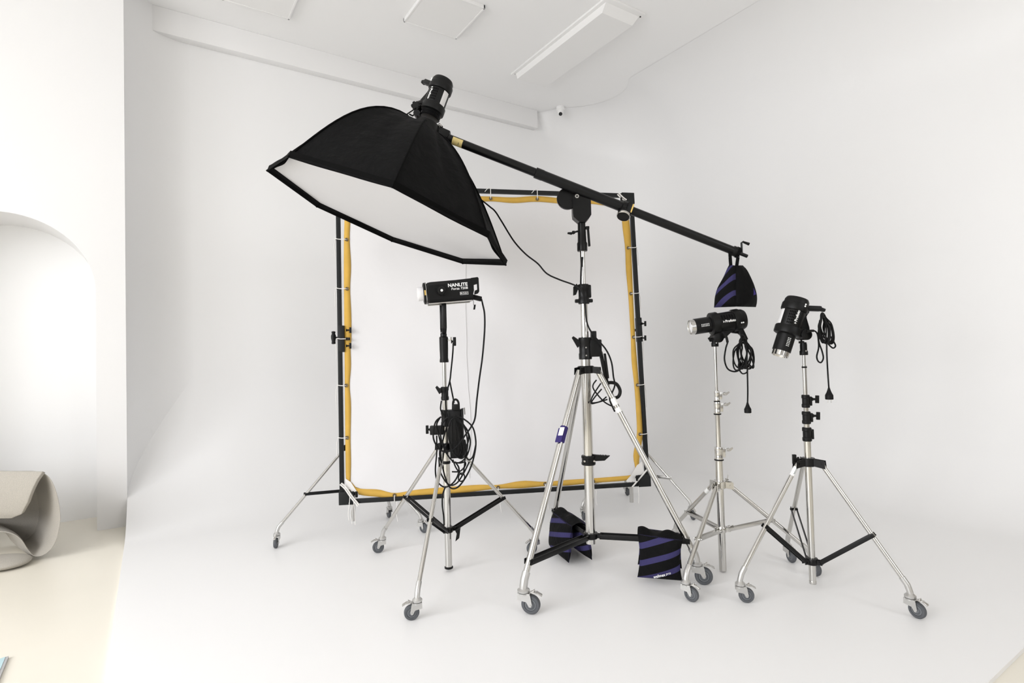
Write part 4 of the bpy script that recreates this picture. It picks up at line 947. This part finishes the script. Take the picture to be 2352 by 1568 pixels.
# white corner reinforcements, grommets, ties
def patch(pts): o = link('corner_patch', MB().prism([fp(*q, .012) for q in pts], fnrm*.002), 'white_cord', fr)
patch([(793, 1098), (806, 1107), (826, 1138), (812, 1140), (796, 1122)]); patch([(1463, 1068), (1474, 1060), (1478, 1085), (1450, 1107), (1437, 1105), (1450, 1090)])
grm = [(796, 550, 'l'), (797, 663, 'l'), (797, 778, 'l'), (795, 885, 'l'), (797, 1005, 'l'), (1443, 569, 'r'), (1449, 674, 'r'), (1455, 774, 'r'), (1464, 884, 'r'), (1470, 997, 'r'),
       (1127, 456, 't'), (1234, 457, 't'), (1345, 461, 't'), (802, 1128, 'b'), (906, 1137, 'b'), (1025, 1129, 'b'), (1144, 1119, 'b'), (1252, 1111, 'b'), (1363, 1105, 'b')]
for px, py, sd_ in grm:
    c = fp(px, py, .014); mb = MB(); N = 18
    mb.path([c+(fx*math.cos(2*PI*k/N)+fz*math.sin(2*PI*k/N))*.0105 for k in range(N)], .0042, 6, True); gr = link('grommet', mb, 'brushed', fr)
    if sd_ in 'lr':
        ds = -1 if sd_ == 'l' else 1
        post = [TL, BLc] if sd_ == 'l' else [TR, BRc]
        q = on_seg(post[0], post[1], *proj(c)); q = q+fz*((c-q).dot(fz)); hx2 = fx*ds
        pts = [c-fnrm*.004, c+fnrm*.008+hx2*.012, q+fnrm*.022-hx2*.008, q+fnrm*.022+hx2*.016+fz*.004, q+hx2*.024+fz*.004, q-fnrm*.02+hx2*.01]
        tail = [q+hx2*.024, q+hx2*.034-fz*.04, q+hx2*(.028+.01*random.random())-fz*.10, q+hx2*.032-fz*(.13+.08*random.random())]
    else:
        ds = 1 if sd_ == 't' else -1
        post = [TL, TR] if sd_ == 't' else [BLc, BRc]
        q = on_seg(post[0], post[1], *proj(c)); q = q+fx*((c-q).dot(fx))
        pts = [c-fnrm*.004, c+fnrm*.008+fz*ds*.012, q+fnrm*.022-fz*ds*.008, q+fnrm*.022+fz*ds*.016, q+fz*ds*.023, q-fnrm*.02+fz*ds*.01]
        tail = [q+fz*ds*.023, q+fx*.02-fz*.03+fnrm*.024, q+fx*.012-fz*.09+fnrm*.02, q+fx*.02-fz*(.12+.06*random.random())+fnrm*.02]
        if sd_ == 't': tail = [q+fz*.023, q-fx*.02+fz*.02+fnrm*.02, q-fx*.05-fz*.012+fnrm*.024]
    link('lacing_tie', MB().path(smooth_path(pts, 5), .0034, 6).path(smooth_path(tail, 5), .0026, 6), 'white_cord', gr)
def strap_(pts, w=.02): link('corner_strap', MB().path(smooth_path([fp(*q, .03) for q in pts], 6), .006, 6).path(smooth_path([fp(q[0]+3, q[1]-3, .03) for q in pts], 6), .006, 6), 'white_cord', fr)
strap_([(781, 1112), (792, 1122), (806, 1142), (822, 1162)]); strap_([(1486, 1078), (1476, 1090), (1464, 1104), (1452, 1118)]); strap_([(1418, 446), (1428, 456), (1436, 462)])
cord(fr, [fp(804, 1132, .03), fp(803, 1150, .03), fp(800, 1180, .03), fp(802, 1195, .03)], .0028, name='lacing_tie', m='white_cord')
cord(fr, [fp(812, 1150, .03), fp(815, 1175, .03), fp(816, 1205, .03)], .0028, name='lacing_tie', m='white_cord')
cord(fr, [fp(1466, 1116, .03), fp(1467, 1135, .03), fp(1467, 1155, .03)], .0028, name='lacing_tie', m='white_cord')
# the two stands carrying the frame
for nm, c, cst, lab, arms in (
    ('a', (1.405, 4.61), [((634, 1258), (.15, -1)), ((974, 1223), (.8, -.4)), ((893, 1188), (-.4, .7))], 'chrome stand behind the scrim frame post with the crank handle', [(707, 1137), (915, 1150), (870, 1150)]),
    ('b', (3.60, 3.585), [((1592, 1193), (.15, -1)), ((1441, 1137), (.25, -1)), ((1341, 1194), (.1, -1))], 'chrome stand behind the scrim frame post beside the all-chrome stand', [(1535, 1099), (1448, 1090), (1390, 1120)])):
    cc_ = V((c[0], c[1], 0)); t = thing('light_stand', lab, 'light stand', cc_, 'light stands')
    if nm == 'a': tl_ = tripod(t, c, cst, .68, .32, arms, .011, .038, 'black_metal', 'frame_black', 'satin_steel', 'channel', .036, .03, .02, .06)
    else: tl_ = tripod(t, c, cst, .62, .32, arms, .011, .038, 'chrome', 'satin_steel', 'satin_steel', 'channel', .036, .03, .02, .06)
    column(t, c, .06, 1.05, .0175, 'satin_steel'); column(t, c, 1.03, 1.42, .014, 'satin_steel'); collar(t, c, 1.0, 1.07, .022)
    m_ = fp(785, 778) if nm == 'a' else fp(1467.5, 757)
    mb = MB().tube(V((c[0], c[1], m_.z)), m_-fnrm*.02, .012, n=12); link('frame_clamp', mb, 'black_metal', t)

# ================================================================ ARMCHAIR AND MAGAZINE
ch = fl(80, 1288, FZ); cdp = (ch-C0).dot(FW)
# the ribbon: side profile in the view's right/up plane, extruded away from the viewer
def cp(px, py, off=0.0):
    d = ray(px, py); n = F2; return C0+d*((ch+F2*off-C0).dot(n)/d.dot(n))
chair = thing('lounge_chair', 'grey-beige fabric lounge chair of curled ribbon shape before the arched niche', 'armchair', V((ch.x-.35, ch.y+.2, FZ)))
CD = (F2*.62-R2*.80).normalized()
def ribbon(name, prof, depth, thick, skew=V((0, 0, 0)), front=0.0):
    pl = smooth_path(prof, 8); mb = MB(); n = len(pl); M = 7
    for i, p in enumerate(pl):
        t = (pl[min(i+1, n-1)]-pl[max(i-1, 0)]).normalized(); nn = t.cross(F2).normalized()
        for sg in (1, -1):
            for j in range(M):
                w = j/(M-1); e_ = min(w, 1-w)*depth; rd = thick/2*(min(1, e_/(thick*.5)) if e_ < thick*.5 else 1)
                rd = thick/2*math.sqrt(max(0.0, 1-(1-min(1, e_/(thick*.5)))**2)) if e_ < thick*.5 else thick/2
                q_ = p+CD*(depth*w)+nn*sg*max(rd, .002); q_.z = FZ+.004+(q_.z-FZ-.004)*(1-.16*w); mb.v.append(q_)
    K = 2*M
    for i in range(n-1):
        for sg in (0, 1):
            for j in range(M-1): a = i*K+sg*M+j; mb.f.append((a, a+1, a+K+1, a+K))
        for j in (0, M-1): a = i*K+j; b = i*K+M+j; mb.f.append((a, b, b+K, a+K))
    for i in (0, n-1):
        for j in range(M-1): a = i*K+j; mb.f.append((a, a+1, a+M+1, a+M))
    o = link(name, mb, 'chair_fabric', chair, angle=70); md = o.modifiers.new('sub', 'SUBSURF'); md.levels = md.render_levels = 1; return o
sh = [(-190, 1092), (-60, 1084), (40, 1084), (92, 1085), (115, 1098), (130, 1130), (138, 1170), (138, 1205), (128, 1245), (108, 1270), (82, 1278), (66, 1264), (50, 1240), (30, 1226), (0, 1221), (-60, 1224), (-190, 1232)]
ribbon('shell', [cp(x, y) for x, y in sh], .62, .036)
link('inner_back', MB().prism([V((q_.x, q_.y, FZ+.004+(q_.z-FZ-.004)*.855)) for q_ in [cp(x, y)+CD*.56 for x, y in sh]], CD*.03), 'chair_fabric', chair)
# backrest flap hanging in front of the shell
def flap(u, v):
    top = cp(-190, 1078).lerp(cp(106, 1080), u); 
    ex = [(106, 1080), (100, 1096), (92, 1120), (82, 1148), (64, 1176), (34, 1188)]
    pl = [cp(*q) for q in ex]; t = v*5; k = min(int(t), 4); e_ = pl[k].lerp(pl[k+1], t-k)
    lf = cp(-190, 1078).lerp(cp(-190, 1194), v)
    p = lf.lerp(e_, u)-F2*(.05*math.sin(PI*min(1, v*.9+.05))+.02)
    return p
mb = MB().grid(flap, 26, 20); o = link('backrest_flap', mb, 'chair_fabric', chair, angle=80)
md = o.modifiers.new('s', 'SOLIDIFY'); md.thickness = .03; md.offset = -1
md = o.modifiers.new('b', 'BEVEL'); md.width = .012; md.segments = 3
f_ = fl(8, 1312, FZ)
mb = MB(); mb.grid(lambda u, v: f_+R2*(-.30+.115*math.cos(2*PI*u)*math.sin(PI*v)+.28*(1 if math.cos(2*PI*u) > 0 else -1)*0+.28)+R2*(-.12*(1-math.cos(2*PI*u))*math.sin(PI*v))+F2*(.08+.16*math.sin(2*PI*u)*math.sin(PI*v))+ZZ*(.035-.035*math.cos(PI*v)), 32, 14)
link('base', mb, 'chair_fabric', chair, angle=80)
# magazine
g = lambda px, py: fl(px, py, FZ+.012)
c0 = g(20, 1505); e1 = (g(0, 1512)-c0).normalized(); e2 = (g(1, 1552)-c0).normalized()
mg = thing('magazine', 'pale blue magazine lying on the cream floor below the lounge chair', 'magazine', V((c0.x, c0.y, FZ))+e1*.1+e2*.14)
A_, B_ = .21, .28
link('pages', MB().prism([V((q.x, q.y, FZ+.0005)) for q in (c0, c0+e1*A_, c0+e1*A_+e2*B_, c0+e2*B_)], ZZ*.010), 'grey_edge', mg)
i0 = c0+e1*.012
link('cover', MB().prism([V((q.x, q.y, FZ+.0107)) for q in (i0, i0+e1*(A_-.006), i0+e1*(A_-.006)+e2*B_, i0+e2*B_)], ZZ*.0015), 'blue_paper', mg)
pz = V((i0.x, i0.y, FZ+.0125))
link('print', MB().prism([pz+e1*.03+e2*.012, pz+e1*.12+e2*.012, pz+e1*.12+e2*.022, pz+e1*.03+e2*.022], ZZ*.0004).prism([pz+e1*.026+e2*.032, pz+e1*.032+e2*.032, pz+e1*.032+e2*.06, pz+e1*.026+e2*.06], ZZ*.0004), 'dark_print', mg)
